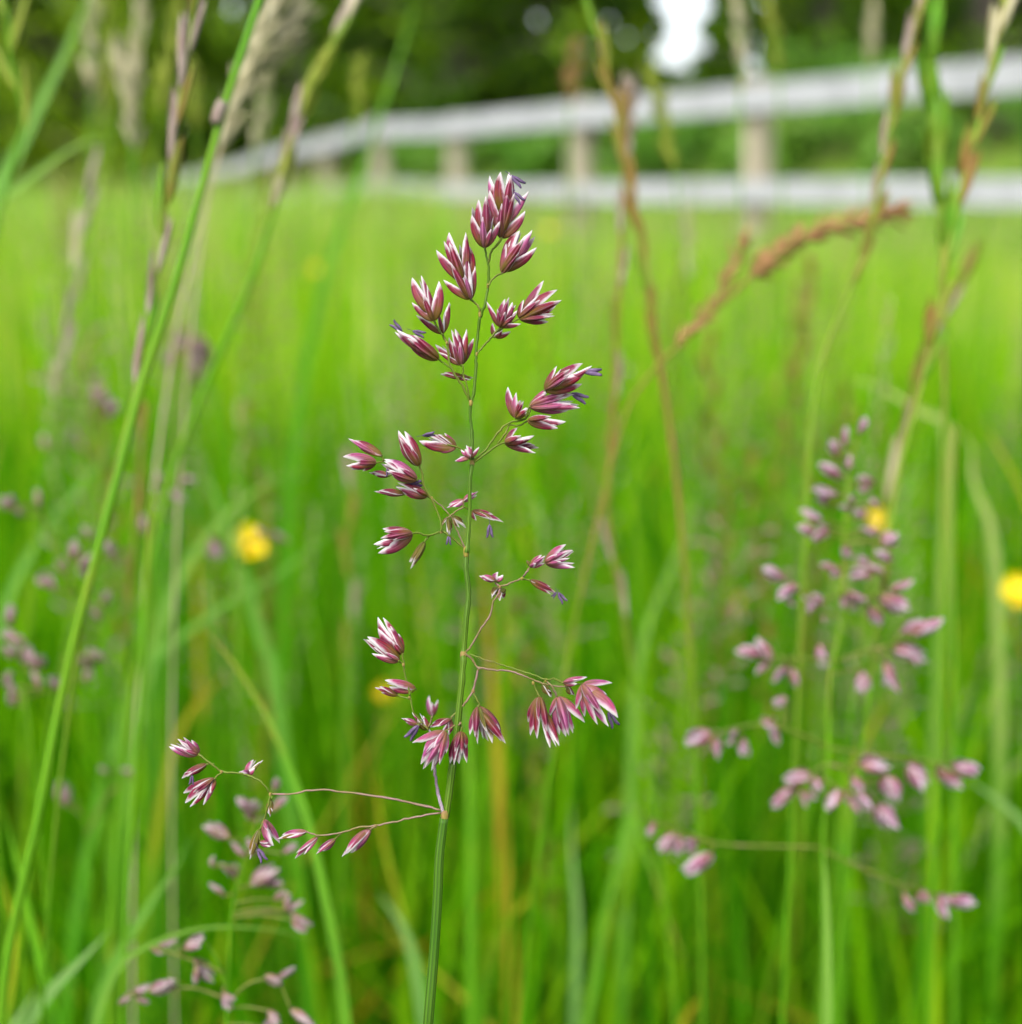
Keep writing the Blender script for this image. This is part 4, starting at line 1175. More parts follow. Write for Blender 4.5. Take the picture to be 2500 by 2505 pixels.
right_spikes += [('r2', a) for a in [(470, 280, 335, 315), (470, 290, 500, 395), (580, 270, 545, 335), (615, 295, 605, 385), (820, 110, 755, 145), (750, 200, 765, 330), (930, 460, 800, 505), (850, 530, 755, 630), (885, 540, 915, 625), (955, 480, 960, 560), (1070, 540, 1000, 635), (1130, 470, 1165, 560), (1150, 550, 1210, 645), (1160, 430, 1300, 430), (1290, 470, 1325, 605), (1385, 420, 1480, 540), (1520, 440, 1635, 535), (1590, 430, 1725, 445), (1240, 620, 1335, 725), (1085, 550, 1150, 600), (465, 840, 345, 935), (290, 750, 215, 835), (200, 690, 165, 765), (395, 775, 340, 840), (1365, 1030, 1415, 1115), (1450, 1010, 1490, 1075), (1525, 1045, 1575, 1145), (1570, 1055, 1705, 1085)]]
RD = 0.228
def conv(c, a):
    return (*cp(c, a[0], a[1]), *cp(c, a[2], a[3]))
rs = [cp('r1', 1075, 230), cp('r1', 1030, 400), cp('r1', 1005, 600), cp('r1', 995, 850), cp('r1', 985, 1200), cp('r2', 1022, 0), cp('r2', 1015, 340), cp('r2', 990, 800), cp('r2', 990, 1200), cp('r2', 985, 1640)]
rb = [[cp('r2', 1015, 345), cp('r2', 880, 280), cp('r2', 690, 235), cp('r2', 470, 280)], [cp('r2', 1015, 345), cp('r2', 1240, 378), cp('r2', 1450, 405), cp('r2', 1590, 430)],
      [cp('r2', 985, 815), cp('r2', 760, 810), cp('r2', 480, 795), cp('r2', 300, 735), cp('r2', 170, 680)], [cp('r2', 985, 825), cp('r2', 1150, 905), cp('r2', 1340, 985), cp('r2', 1540, 1045)],
      [cp('r2', 1010, 420), cp('r2', 960, 450), cp('r2', 860, 520)], [cp('r2', 1010, 420), cp('r2', 1100, 450), cp('r2', 1160, 540)],
      [cp('r1', 985, 1420), cp('r1', 1100, 1380), cp('r1', 1260, 1340)], [cp('r1', 985, 1430), cp('r1', 800, 1420), cp('r1', 600, 1400)], [cp('r1', 990, 1080), cp('r1', 850, 1110), cp('r1', 700, 1010)], [cp('r1', 990, 1150), cp('r1', 1120, 1100), cp('r1', 1200, 1080)]]
right = panicle_plant('pink purple panicle left of the tall twin rye stalks with a pale sheath leaf below', RD, 'p', rs, [conv(c, a) for c, a in right_spikes], branches=rb, wpx=13, jitter=0.004)
# its flag leaf: a broad pale blade standing up from below
mb = MB()
fl = [P(*cp('r2', x, y), RD - 0.004) for x, y in ((995, 830), (1000, 1000), (1008, 1250), (1005, 1640))]
fl = list(reversed(to_ground(fl)))
blade_strip(mb, smooth_line(fl, 5), PXM(52, RD), face=Vector((0.15, -1, 0)), tip=0.0, fold=0.35)
mb.build('leaf', M['bl_pale'], right, fl[0])

panicle_plant('blurred pink panicle under the drooping lower branch of the sharp panicle', 0.205, 'l2', [(1440, 570), (1400, 680), (1330, 820), (1270, 1000), (1225, 1200), (1205, 1400), (1185, 1832)],
  [(1330, 740, 1250, 640), (1290, 760, 1350, 660), (1420, 720, 1500, 630), (1440, 610, 1455, 540), (1200, 860, 1070, 780), (1290, 960, 1210, 880), (1340, 950, 1290, 860), (1480, 940, 1560, 885), (1230, 1060, 1160, 985), (1100, 1000, 1120, 950), (1180, 1160, 1100, 1090), (1320, 1110, 1450, 1005), (1430, 1180, 1500, 1130), (1490, 1240, 1590, 1190), (1520, 1250, 1630, 1320)], 'lemma_dusk', wpx=10, jitter=0.003)
panicle_plant('blurred pink panicle low in the grass beneath the arched pale blade', 0.195, 'l2', [(1060, 1380), (1130, 1480), (1170, 1600), (1185, 1700), (1190, 1832)],
  [(820, 1430, 930, 1390), (960, 1440, 1070, 1370), (1010, 1490, 1120, 1600), (690, 1670, 790, 1630), (780, 1660, 920, 1620), (620, 1730, 690, 1670), (1170, 1660, 1205, 1760), (1390, 1570, 1470, 1630), (1450, 1590, 1550, 1540), (1400, 1760, 1460, 1840), (1520, 1750, 1640, 1850), (1380, 1850, 1430, 1790)], 'lemma_dusk',
  branches=[[(1170, 1560), (1020, 1500), (830, 1440)], [(1185, 1700), (1000, 1640), (700, 1665)], [(1188, 1730), (1300, 1620), (1450, 1585)]], wpx=9, jitter=0.003)
panicle_plant('blurred dusky panicle crossed by the long leaning green stalk', 0.27, 'l1', [(470, 1020), (440, 1200), (400, 1400), (330, 1700), (280, 1928)],
  [(210, 940, 185, 850), (110, 1000, 80, 930), (40, 960, 0, 890), (470, 1110, 440, 1040), (380, 1220, 390, 1110), (410, 1260, 480, 1190), (490, 1250, 400, 1280), (590, 1220, 560, 1110), (345, 1290, 310, 1205), (290, 1370, 190, 1310), (540, 1460, 570, 1380), (520, 1540, 500, 1450), (470, 1790, 480, 1680), (560, 1750, 490, 1700), (440, 1860, 480, 1790)], 'lemma_dusk',
  branches=[[(400, 1400), (300, 1200), (210, 950)], [(380, 1480), (480, 1460), (530, 1500)]], wpx=10, jitter=0.01)
panicle_plant('blurred dusky panicle cut by the picture edge beside the leaning green stalk', 0.25, 'l1', [(50, 1440), (80, 1600), (120, 1800), (140, 1990)],
  [(60, 1560, 50, 1450), (110, 1650, 10, 1590), (60, 1740, 30, 1670), (210, 1790, 140, 1710), (330, 1900, 260, 1830), (210, 1900, 180, 1800), (60, 1920, 30, 1830), (120, 1740, 60, 1620), (60, 1990, 80, 1900), (20, 1880, 60, 1800)], 'lemma_dusk', wpx=9, jitter=0.006)
panicle_plant('far hazy purple panicle right of the leaning green stalk', 0.40, 'l1', [(1000, 20), (980, 120), (950, 300), (930, 600), (920, 900)],
  [(880, 60, 1000, 40), (960, 180, 1070, 100), (1100, 190, 1030, 50), (1040, 310, 1010, 220), (920, 120, 870, 210), (1010, 130, 920, 60), (1080, 60, 1000, 110), (850, 190, 900, 110), (1060, 240, 1000, 150)], 'lemma_dusk', wpx=12)
panicle_plant('small hazy panicle between the red stalk and the yellow buttercup', 0.30, 'l1', [(850, 760), (840, 880), (820, 1050), (790, 1400), (770, 1928)],
  [(820, 830, 830, 760), (870, 850, 970, 910), (940, 800, 1030, 800), (770, 1100, 765, 980), (870, 1010, 820, 930), (830, 890, 800, 850), (760, 1090, 740, 1010)], 'lemma_dusk', wpx=10)
panicle_plant('few flowered panicle on either side of the large buttercup', 0.31, 'l1', [(1380, 1080), (1300, 1130), (1260, 1300), (1250, 1600), (1250, 1928)],
  [(1100, 1100, 1165, 1210), (1510, 1130, 1430, 1070), (1400, 1100, 1340, 1050), (1080, 1150, 1130, 1200)], 'lemma_dusk', wpx=8, branches=[[(1270, 1260), (1180, 1150), (1090, 1100)]])
panicle_plant('sparse panicle with lone dusky spikelets on the left grass', 0.28, 'l2', [(360, 560), (420, 700), (470, 1000), (490, 1400), (490, 1832)],
  [(340, 690, 325, 560), (700, 520, 640, 490), (360, 680, 340, 600), (560, 520, 520, 480)], 'lemma_dusk', wpx=8, branches=[[(450, 850), (560, 640), (690, 525)]])
panicle_plant('hazy tan panicle left of the leaning stalk over the blue leaf', 0.36, 'l1', [(560, 280), (550, 420), (540, 700), (530, 1100)],
  [(520, 420, 480, 310), (600, 460, 550, 350), (560, 480, 620, 400), (500, 360, 560, 300), (300, 370, 270, 290), (250, 640, 220, 560)], 'lemma_dusk', wpx=12)

# ---- rye spikes: two rows of flat spikelets pressed to the stem
RYE = {}
for key in ('rye_green', 'rye_red', 'rye_lilac', 'rye_tan', 'rye_yellow', 'rust'):
    RYE[key] = [unit_spikelet(M[key], 60 + i, n=5, slim=0.40, spread=0.06) for i in range(3)]

def walk(line, step):
    """points every step metres along the line with direction"""
    out = []; acc = 0.0; nxt = step * 0.3
    for a, b in zip(line[:-1], line[1:]):
        L = (b - a).length
        while acc + L >= nxt:
            t = (nxt - acc) / L
            out.append((a.lerp(b, t), (b - a).normalized())); nxt += step
        acc += L
    return out

def rye_plant(label, D, crop, stem, kinds, spike_pts, wpx=12, step=0.0085, slen=0.013, out=0.25, smat='bstem_olive', name='rye_plant', wm=0.9, group='rye spikes out of focus', n=5, drift=0.0, jit=0.0):
    wpx *= 0.8
    tip_first = [P(*cp(crop, x, y), D) for x, y in stem]
    full = to_ground(tip_first, drift)
    root = empty(name, Vector((full[-1].x, full[-1].y, 0)))
    tag(root, label, 'plant', group)
    stem_part(root, 'stem', M[smat], list(reversed(full)), PXM(wpx * 1.3, D) / 2, PXM(wpx * 0.7, D) / 2, 8)
    sl = smooth_line(tip_first[:spike_pts], 8)
    side = 1
    for p, d in walk(sl, step):
        side = -side
        dirv = (-d + (RIGHT * side + VIEW * ar.uniform(-0.5, 0.5)) * out * ar.uniform(0.6, 1.3)).normalized()
        b3 = p + RIGHT * side * PXM(wpx * 0.22, D) + d * slen * 0.35
        put_spikelet(root, ar.choice(RYE[ar.choice(kinds)]), b3, b3 + dirv * slen * 1.35 * ar.uniform(0.85, 1.15), wm)
    return root

rye_plant('red brown rye spike leaning left across the top rail', 0.25, 'q1', [(590, -60), (540, 60), (500, 250), (410, 560), (350, 850), (270, 1300), (200, 1600), (60, 1990), (-110, 2450), (-190, 2950), (-215, 3500)], ['rye_red', 'rye_red', 'rye_red', 'rye_lilac'], 8, wpx=16, smat='bstem_olive', out=0.10, wm=0.9, step=0.0052, slen=0.0085)
rye_plant('green rye stalk with broad leafy spikelets crossing both rails upright', 0.26, 'q1', [(610, -100), (620, 100), (630, 480), (645, 700), (670, 1150), (690, 1500), (705, 1800), (715, 2300), (720, 3000), (715, 3900)], ['rye_green'], 7, wpx=17, step=0.010, slen=0.0125, out=0.07, wm=1.5)
rye_plant('pale green rye spike leaning in from the corner over the rails', 0.24, 'q1', [(1180, -120), (1120, 60), (1040, 400), (960, 780), (860, 1150), (780, 1500), (690, 2050), (560, 2600), (430, 3100), (380, 3400)], ['rye_green', 'rye_yellow', 'rye_red', 'rye_yellow', 'rye_tan'], 8, wpx=18, out=0.13, smat='bstem_olive', step=0.0058, slen=0.009, wm=1.0)
rye_plant('olive rye spike with a pink tip in front of the white sky spots', 0.27, 't3', [(255, 90), (290, 260), (330, 420), (370, 620), (420, 900), (470, 1200), (500, 1400), (560, 1800), (600, 2200)], ['rye_red', 'rye_red', 'rye_red', 'rye_green'], 7, wpx=19, out=0.10, step=0.007, slen=0.009, smat='bstem_red', wm=0.8)
rye_plant('thin reddish stalk with lilac knots right of the sharp panicle', 0.29, 'g', [(1185, 180), (1178, 300), (1172, 480), (1162, 640), (1158, 800), (1145, 960), (1180, 1180), (1220, 1420), (1240, 1560)], ['rye_lilac', 'rye_red'], 7, wpx=16, out=0.07, smat='bstem_red', step=0.013, slen=0.009, wm=0.8)
rye_plant('lilac rye spike left of the leaning green stalk', 0.215, 'g', [(372, -20), (355, 90), (335, 210), (312, 400), (292, 540), (262, 700), (235, 820), (190, 1000), (150, 1200)], ['rye_lilac', 'rye_green', 'rye_lilac', 'rye_red'], 7, wpx=13, out=0.09, smat='bstem_olive', step=0.0065, slen=0.010, wm=0.8)
rye_plant('yellow rye spike at the edge beside the broad pale blade', 0.27, 't1', [(-10, -60), (40, 90), (50, 300), (100, 480), (120, 640), (60, 900), (-20, 1200), (-40, 1500)], ['rye_yellow', 'rye_tan'], 5, wpx=15, out=0.2, smat='bstem')
rye_plant('grey feathered stalk leaning right above the far fence end', 0.27, 'g', [(672, -20), (640, 60), (590, 155), (552, 250), (520, 380), (470, 540), (400, 700), (330, 880), (290, 1050)], ['rye_tan', 'rye_green', 'rye_yellow', 'rye_lilac'], 5, wpx=22, out=0.03, step=0.004, slen=0.010, wm=1.2, smat='bstem')
rye_plant('pink rye spike standing before the pale meadow left of the lilac spike', 0.36, 't1', [(490, 930), (450, 1090), (420, 1280), (380, 1560), (330, 1850), (290, 2200), (220, 2600)], ['rye_lilac', 'rye_tan', 'rye_green'], 6, wpx=13, out=0.08, smat='bstem', step=0.010)
rye_plant('dark red stalk rising through the left grass', 0.30, 'g', [(275, 760), (262, 900), (245, 1150), (228, 1400), (215, 1620), (215, 1800)], ['rye_red'], 3, wpx=16, out=0.06, smat='bstem_red', step=0.02, slen=0.01, wm=0.7)
rye_plant('thin rye stalk just left of the sharp panicle', 0.40, 'g', [(665, 880), (658, 1000), (662, 1150), (655, 1300), (650, 1500), (640, 1700)], ['rye_lilac', 'rye_red'], 4, wpx=16, out=0.1, smat='bstem_red', step=0.014)
rye_plant('brown rye stalk between the blurred panicle and the twin stalks', 0.31, 'q2', [(1050, -150), (800, 250), (720, 520), (600, 850), (540, 1200), (450, 1550), (380, 1932)], ['rye_red', 'rye_tan', 'rye_lilac'], 6, wpx=15, out=0.12, smat='bstem_red', step=0.014)

# ---- dense feathery heads
def dense_head(mb, line, rad, n, slen, seed, loose=0.3):
    rg = random.Random(seed)
    for i in range(n):
        t = (i + rg.random()) / n
        k = min(len(line) - 2, int(t * (len(line) - 1)))
        p = line[k].lerp(line[k + 1], t * (len(line) - 1) - k)
        d = (line[k] - line[k + 1]).normalized()
        o = Vector((rg.gauss(0, 1), rg.gauss(0, 1), rg.gauss(0, 1))); o = (o - d * o.dot(d)).normalized()
        env = rad * 0.9 * (0.35 + 0.35 * math.sin(i * 0.9) * math.sin(t * 23 + seed)) * (0.6 + 0.65 * math.sin(math.pi * min(1, 0.08 + t * 0.9)))
        b = p + o * env * rg.uniform(0.1, 0.6)
        lemma_into(mb, b, b + (d + o * rg.uniform(0.1, 0.3 + loose)).normalized() * slen * rg.uniform(0.5, 1.3), o, slen * 0.55, na=3, nv=4)

def head_plant(label, D, crop, stem, head_pts, rad_px, mat, smat='bstem_tan', n=70, slen=0.004, wpx=10, name='seed_head_plant', group='seed heads out of focus'):
    tip_first = [P(*cp(crop, x, y), D) for x, y in stem]
    full = to_ground(tip_first)
    root = empty(name, Vector((full[-1].x, full[-1].y, 0)))
    tag(root, label, 'plant', group)
    stem_part(root, 'stem', M[smat], list(reversed(full)), PXM(wpx * 0.75, D) / 2, PXM(wpx * 0.7, D) / 2, 7)
    mb = MB()
    dense_head(mb, smooth_line(tip_first[:head_pts], 6), PXM(rad_px, D), n, slen, int(D * 1e4) + len(label), 0.9 if mat == 'rust' else 0.3)
    mb.build('seed_head', M[mat], root, tip_first[0])
    return root

rp = head_plant('rust brown drooping seed head before the lower rail', 0.26, 't3', [(1450, 830), (1290, 870), (1080, 930), (920, 1040), (860, 1090), (760, 1180), (640, 1300), (500, 1435), (390, 1580), (320, 1800)], 5, 30, 'rust', 'rust_stem', n=170, slen=0.0046, wpx=13)
mb = MB(); dense_head(mb, smooth_line([P(*cp('t3', x, y), 0.26) for x, y in ((835, 940), (800, 1040), (740, 1150), (640, 1285), (560, 1360))], 5), PXM(17, 0.26), 60, 0.0042, 5, 0.9); mb.build('side_head', M['rust'], rp, P(*cp('t3', 800, 1040), 0.26))
head_plant('feathery pink tan seed head beside the leaning green stalk', 0.28, 't1', [(1500, -80), (1420, 80), (1340, 260), (1280, 440), (1220, 620), (1150, 800), (1080, 1060), (1010, 1350), (930, 1700)], 6, 32, 'rye_tan', n=95, slen=0.008, wpx=9)
head_plant('short pink tan side head jutting right of the feathery one', 0.285, 't1', [(1540, 90), (1480, 200), (1400, 300), (1310, 420), (1200, 640), (1120, 900), (1060, 1250)], 4, 24, 'rye_tan', n=60, slen=0.008, wpx=8)
heads = [('tall tan seed head beside the broad pale blade', 0.45, [(485, -60), (480, 250), (475, 560), (470, 900), (465, 1400)], 3, 28, 'rye_tan'),
 ('olive yellow seed head second from the broad pale blade', 0.5, [(560, -60), (565, 300), (570, 600), (560, 900), (540, 1400)], 3, 24, 'rye_yellow'),
 ('tan twin head among the tall heads before the dark trees', 0.42, [(740, -40), (720, 300), (700, 620), (690, 1000), (680, 1400)], 3, 34, 'rye_tan'),
 ('pale tan head leaning left among the tall heads', 0.38, [(630, 330), (670, 520), (700, 800), (720, 1100), (730, 1500)], 3, 32, 'rye_tan'),
 ('yellow tan head touching the lilac rye spike', 0.40, [(930, 90), (890, 300), (840, 600), (800, 950), (770, 1400)], 3, 30, 'rye_yellow'),
 ('olive head right behind the lilac rye spike', 0.48, [(1000, 380), (1020, 560), (1030, 700), (1030, 1000), (1040, 1400)], 3, 24, 'rye_yellow'),
 ('dull tan head between the feathery head and grey stalk', 0.5, [(1400, 320), (1380, 520), (1340, 800), (1300, 1200), (1280, 1600)], 3, 34, 'rye_tan'),
 ('short olive head right of the grey feathered stalk', 0.5, [(1885, 350), (1875, 500), (1850, 690), (1820, 1000), (1800, 1500)], 3, 26, 'rye_yellow')]
for lab, D, st, hp, rad, mt in heads:
    head_plant(lab, D, 't1', st, hp, rad * 0.62, mt, n=42, slen=0.009, wpx=9, smat='bstem')
heads3 = [('rust head standing behind the top rail left of the olive rye', 0.55, [(170, 190), (160, 300), (150, 410), (150, 700), (160, 1100)], 3, 30, 'rust'),
 ('lilac pink head crossing the top rail beside the olive rye', 0.34, [(385, 370), (380, 480), (370, 590), (370, 800), (390, 1200)], 3, 20, 'rye_lilac'),
 ('pale head under the small round sky spot', 0.42, [(800, -40), (820, 120), (820, 380), (820, 700), (820, 1100)], 3, 26, 'rye_tan'),
 ('olive brown head right of the small round sky spot', 0.5, [(930, 20), (950, 130), (970, 290), (980, 600), (990, 1100)], 3, 24, 'rye_yellow'),
 ('yellow olive head hanging over the top rail below the sky opening', 0.40, [(470, 300), (510, 450), (560, 680), (600, 1000), (620, 1400)], 3, 22, 'rye_yellow'),
 ('dim tan head against the dark tree left of the twin stalks', 0.6, [(1350, 30), (1340, 140), (1330, 260), (1320, 500), (1310, 900)], 3, 34, 'rye_tan'),
 ('thin tan head rising below the lower rail', 0.55, [(600, 840), (610, 960), (620, 1100), (620, 1300), (620, 1500)], 3, 20, 'rye_tan')]
for lab, D, st, hp, rad, mt in heads3:
    head_plant(lab, D, 't3', st, hp, rad, mt, n=60, slen=0.007, wpx=8, smat='bstem')

# ---- single stems and blades
def stalk(label, D, crop, stem, wpx, smat='bstem', node=None):
    tip_first = [P(*cp(crop, x, y), D) for x, y in stem]
    full = to_ground(tip_first)
    root = empty('plant_stalk', Vector((full[-1].x, full[-1].y, 0)))
    tag(root, label, 'stalk')
    stem_part(root, 'stem', M[smat], list(reversed(full)), PXM(wpx, D) / 2, PXM(wpx * 0.7, D) / 2, 10)
    if node:
        c = P(*cp(crop, *node), D - 0.001)
        d = (tip_first[1] - tip_first[0]).normalized()
        mb = MB(); ln = [c + d * PXM(55, D) * (i / 6 - 0.5) for i in range(7)]
        tube(mb, ln, [PXM(wpx * 0.5, D) * (0.92 + 0.16 * math.sin(math.pi * i / 6)) for i in range(7)], 9)
        mb.build('node', M['rye_lilac'], root, c)
    return root
stalk('long bright green stalk leaning right with a lilac joint', 0.21, 'g', [(500, -30), (430, 180), (385, 340), (322, 560), (270, 720), (222, 900), (130, 1250), (70, 1550), (15, 1800), (0, 1960)], 27, 'bstem', node=(413, 212))
stalk('thin straight green stalk beside the red stalk', 0.25, 'g', [(290, 930), (282, 1000), (270, 1250), (252, 1500), (240, 1700), (232, 1960)], 17, 'bstem')
stalk('thin green stalk leaning right behind the sharp panicle stem', 0.34, 'g', [(885, 1150), (880, 1300), (888, 1500), (890, 1700), (890, 1960)], 34, 'bstem')
stalk('thin olive stalk rising from the grass under the brown rye stalk', 0.3, 'g', [(1800, 800), (1795, 1000), (1800, 1250), (1800, 1500), (1800, 1960)], 15, 'bstem_olive')

def blade(label, D, crop, pts, wpx, mat, face=(0, -1, 0.15), fold=0.25, twist=0.0, tip=0.0, D2=None):
    """pts tip-first"""
    n = len(pts)
    if D > 0.25:
        D *= 1.22
    wpx *= 0.72
    tip_first = [P(*cp(crop, x, y), D + ((D2 or D) - D) * i / (n - 1)) for i, (x, y) in enumerate(pts)]
    full = to_ground(tip_first)
    ln = smooth_line(list(reversed(full)), 5)
    base = Vector((full[-1].x, full[-1].y, 0))
    mb = MB(); blade_strip(mb, ln, PXM(wpx, D), face=Vector(face).normalized(), fold=fold, twist=twist, tip=tip)
    root = empty('leaf_shoot', base)
    tag(root, label, 'leaf shoot', 'single shoots out of focus')
    mb.build('blade', M[mat], root, base)
    return root
BL = [
 ('broad pale green blade leaning right at the upper left', 0.30, 't1', [(520, -150), (430, 60), (330, 300), (220, 530), (120, 740), (0, 960), (-120, 1250)], 78, 'bl_glauc'),
 ('pale blade bent over before the tree foot', 0.28, 't1', [(560, 730), (480, 730), (340, 800), (200, 900), (60, 1000), (-80, 1090), (-260, 1300)], 52, 'bl_pale'),
 ('green blade before the dark trees right of the grey stalk', 0.42, 't2', [(1010, -60), (960, 120), (900, 320), (840, 500), (770, 720), (690, 950), (600, 1200)], 40, 'bl_bright'),
 ('blue green blade crossing under the lilac rye spike', 0.30, 'l1', [(640, 560), (560, 660), (420, 830), (280, 1010), (150, 1200), (60, 1380)], 48, 'bl_glauc'),
 ('pale slanting blade above the large buttercup', 0.32, 'l1', [(1530, 740), (1400, 820), (1220, 950), (1080, 1100), (950, 1300), (840, 1560), (760, 1850)], 56, 'bl_pale'),
 ('green blade falling left from behind the buttercup', 0.34, 'l1', [(1010, 560), (1060, 700), (1120, 880), (1200, 1100), (1290, 1340), (1380, 1650), (1420, 1760), (1450, 1950)], 50, 'bl_glauc'),
 ('long thin blade rising right below the buttercup', 0.30, 'l1', [(1760, 1060), (1640, 1150), (1450, 1300), (1230, 1420), (1030, 1560), (850, 1700), (720, 1850), (640, 2050)], 40, 'bl_glauc'),
 ('pale arched blade with red tip sloping down right', 0.24, 'g', [(388, 1190), (420, 1225), (480, 1310), (530, 1410), (575, 1530), (610, 1680), (640, 1830), (655, 1960)], 44, 'bl_redtip'),
 ('short orange blade beside the arched red tipped blade', 0.30, 'l2', [(1190, -20), (1100, 80), (1000, 190), (900, 420), (840, 700)], 44, 'bl_orange'),
 ('blade piece with painted sky sheen lying low at the left', 0.235, 'l2', [(570, 1340), (480, 1440), (380, 1540), (280, 1640), (160, 1800), (80, 1950)], 72, 'bl_sky_sheen'),
 ('silver green blade rising right from the sheen painted piece', 0.25, 'l2', [(1000, 860), (900, 1040), (820, 1150), (740, 1270), (660, 1400), (560, 1600), (500, 1800)], 58, 'bl_glauc'),
 ('arched pale blade over the low panicle', 0.215, 'l2', [(1650, 1400), (1500, 1350), (1230, 1320), (1000, 1340), (820, 1400), (650, 1500), (540, 1700), (500, 1850)], 26, 'bl_pale'),
 ('vivid green blade leaning right at the lower left', 0.24, 'l2', [(20, 700), (80, 950), (150, 1250), (210, 1500), (260, 1700), (300, 1900)], 64, 'bl_bright'),
 ('blade tip with painted sky sheen at the lower left border', 0.24, 'l2', [(190, 1640), (130, 1740), (70, 1832), (0, 1950)], 58, 'bl_sky_sheen'),
 ('fresh green blade meeting the leaning stalk low down', 0.23, 'l2', [(0, 1020), (30, 1150), (60, 1270), (85, 1380), (60, 1650), (30, 1900)], 30, 'bl_yellow'),
 ('pale blue green blade right of the red knotted stalk', 0.33, 'g', [(1345, 880), (1310, 960), (1270, 1060), (1225, 1170), (1200, 1280), (1190, 1450)], 40, 'bl_pale'),
 ('bent blade with an orange knee right of the sharp stem', 0.27, 'g', [(1300, 1830), (1270, 1760), (1240, 1670), (1210, 1590), (1188, 1535), (1165, 1620), (1140, 1740), (1115, 1880)], 30, 'bl_redtip'),
 ('orange dry blade standing below the knee', 0.29, 'g', [(1185, 1545), (1165, 1620), (1145, 1740), (1120, 1850), (1100, 1960)], 34, 'bl_orange'),
 ('cream curled blade over the blurred pink panicle', 0.33, 'q2', [(190, 640), (290, 640), (420, 680), (560, 760), (700, 850), (830, 900), (870, 1100), (860, 1500)], 44, 'bl_straw'),
 ('cream crooked blade right of the twin stalks', 0.33, 'q2', [(930, 960), (1040, 1080), (1040, 1250), (1080, 1400), (1140, 1530), (1180, 1700), (1200, 1950)], 48, 'bl_straw'),
 ('yellow orange blade tip entering from the right border', 0.30, 'q2', [(1120, 930), (1170, 1010), (1260, 1160), (1370, 1380), (1460, 1650), (1500, 1950)], 36, 'bl_yellow'),
 ('pale blade stub at the end of the lowest panicle branch', 0.26, 'r2', [(1650, 490), (1740, 540), (1850, 620), (1960, 740), (2020, 900), (2050, 1200)], 46, 'bl_sky_sheen'),
 ('orange tipped blade behind the blurred pink panicle', 0.31, 'r2', [(1300, 100), (1260, 180), (1200, 290), (1140, 420), (1100, 600), (1090, 900)], 44, 'bl_yellow'),
 ('thin dry blade right of the sharp panicle foot', 0.28, 'b1', [(30, 100), (50, 300), (90, 600), (150, 850), (220, 1100), (300, 1330), (380, 1600)], 34, 'bl_yellow'),
 ('blade with painted sky sheen left of the sharp stem foot', 0.27, 'b1', [(60, 920), (120, 1000), (180, 1080), (250, 1250), (300, 1500)], 46, 'bl_sky_sheen'),
 ('short grey green blade before the bent orange knee', 0.30, 'b1', [(1200, 400), (1200, 600), (1210, 800), (1230, 1000), (1230, 1300), (1220, 1600)], 40, 'bl_sky_sheen'),
 ('curved olive blade with rusty tip near the sharp stem foot', 0.29, 'b1', [(1020, 940), (960, 960), (880, 1020), (800, 1120), (720, 1300), (680, 1550)], 44, 'bl_yellow'),
 ('orange leaf edge in the lower right corner', 0.28, 'b1', [(1990, 1530), (1920, 1590), (1860, 1680), (1830, 1800)], 60, 'bl_orange'),
 ('deep green blade rising left of the buttercup', 0.36, 'l1', [(900, 620), (880, 800), (860, 1100), (840, 1400), (820, 1800)], 46, 'bl_deep'),
]
for b in BL:
    blade(*b)

# ---- buttercups
def petal_mesh():
    mb = MB(); nv, na = 7, 7
    verts, uvs, faces = [], [], []
    for j in range(nv):
        v = j / (nv - 1)
        w = 0.55 * (math.sin(math.pi * (0.08 + 0.80 * v ** 0.8)) ** 0.7) * (1 if v < 0.99 else 0.7)
        for i in range(na):
            u = -1 + 2 * i / (na - 1)
            verts.append((u * w, 0.12 + v * 0.95 - 0.10 * u * u * v, 0.55 * v ** 1.6 + 0.16 * u * u)); uvs.append((0.5 + u / 2, v))
    for j in range(nv - 1):
        for i in range(na - 1):
            faces.append((j * na + i, j * na + i + 1, (j + 1) * na + i + 1, (j + 1) * na + i))
    mb.add(verts, faces, uvs)
    return mb.mesh('petal', M['petal'])
PETAL = petal_mesh()

def buttercup(label, px, py, D, rad, tilt=(0.35, 0.1)):
    c = P(px, py, D)
    gz = float(ground_z(np.array(c.x), np.array(c.y)))
    root = empty('buttercup', Vector((c.x + 0.02, c.y + 0.01, gz)))
    tag(root, label, 'flower', 'buttercups in the meadow')
    rot = Matrix.Rotation(tilt[0], 4, 'X') @ Matrix.Rotation(tilt[1], 4, 'Y')
    for k in range(5):
        o = bpy.data.objects.new('petal', PETAL); COL.objects.link(o); o.parent = root
        m = rot @ Matrix.Rotation(k * 2 * math.pi / 5 + 0.3, 4, 'Z') @ Matrix.Scale(rad, 4)
        m.translation = c - root.location
        o.matrix_local = m
    mb = MB()
    up = rot.to_3x3() @ Vector((0, 0, 1))
    ln = [c + up * rad * (0.05 + 0.30 * i / 5) for i in range(6)]
    tube(mb, ln, [rad * 0.30 * math.cos(math.pi * 0.45 * i / 5) + 0.0002 for i in range(6)], 9)
    mb.build('stamens', M['stamen'], root, c)
    st = [root.location.copy() - Vector((0, 0, 0.01)), root.location.lerp(c, 0.5) + Vector((0.01, 0, 0)), c - up * rad * 0.3, c + up * rad * 0.05]
    stem_part(root, 'stem', M['bstem'], st, 0.0012, 0.0008, 6)
    return root
buttercup('largest bright yellow buttercup left of the sharp panicle', 610, 1338, 0.58, 0.0090, (0.75, 0.1))
buttercup('yellow buttercup cut off by the right border', 2495, 1456, 0.62, 0.0090, (0.7, -0.3))
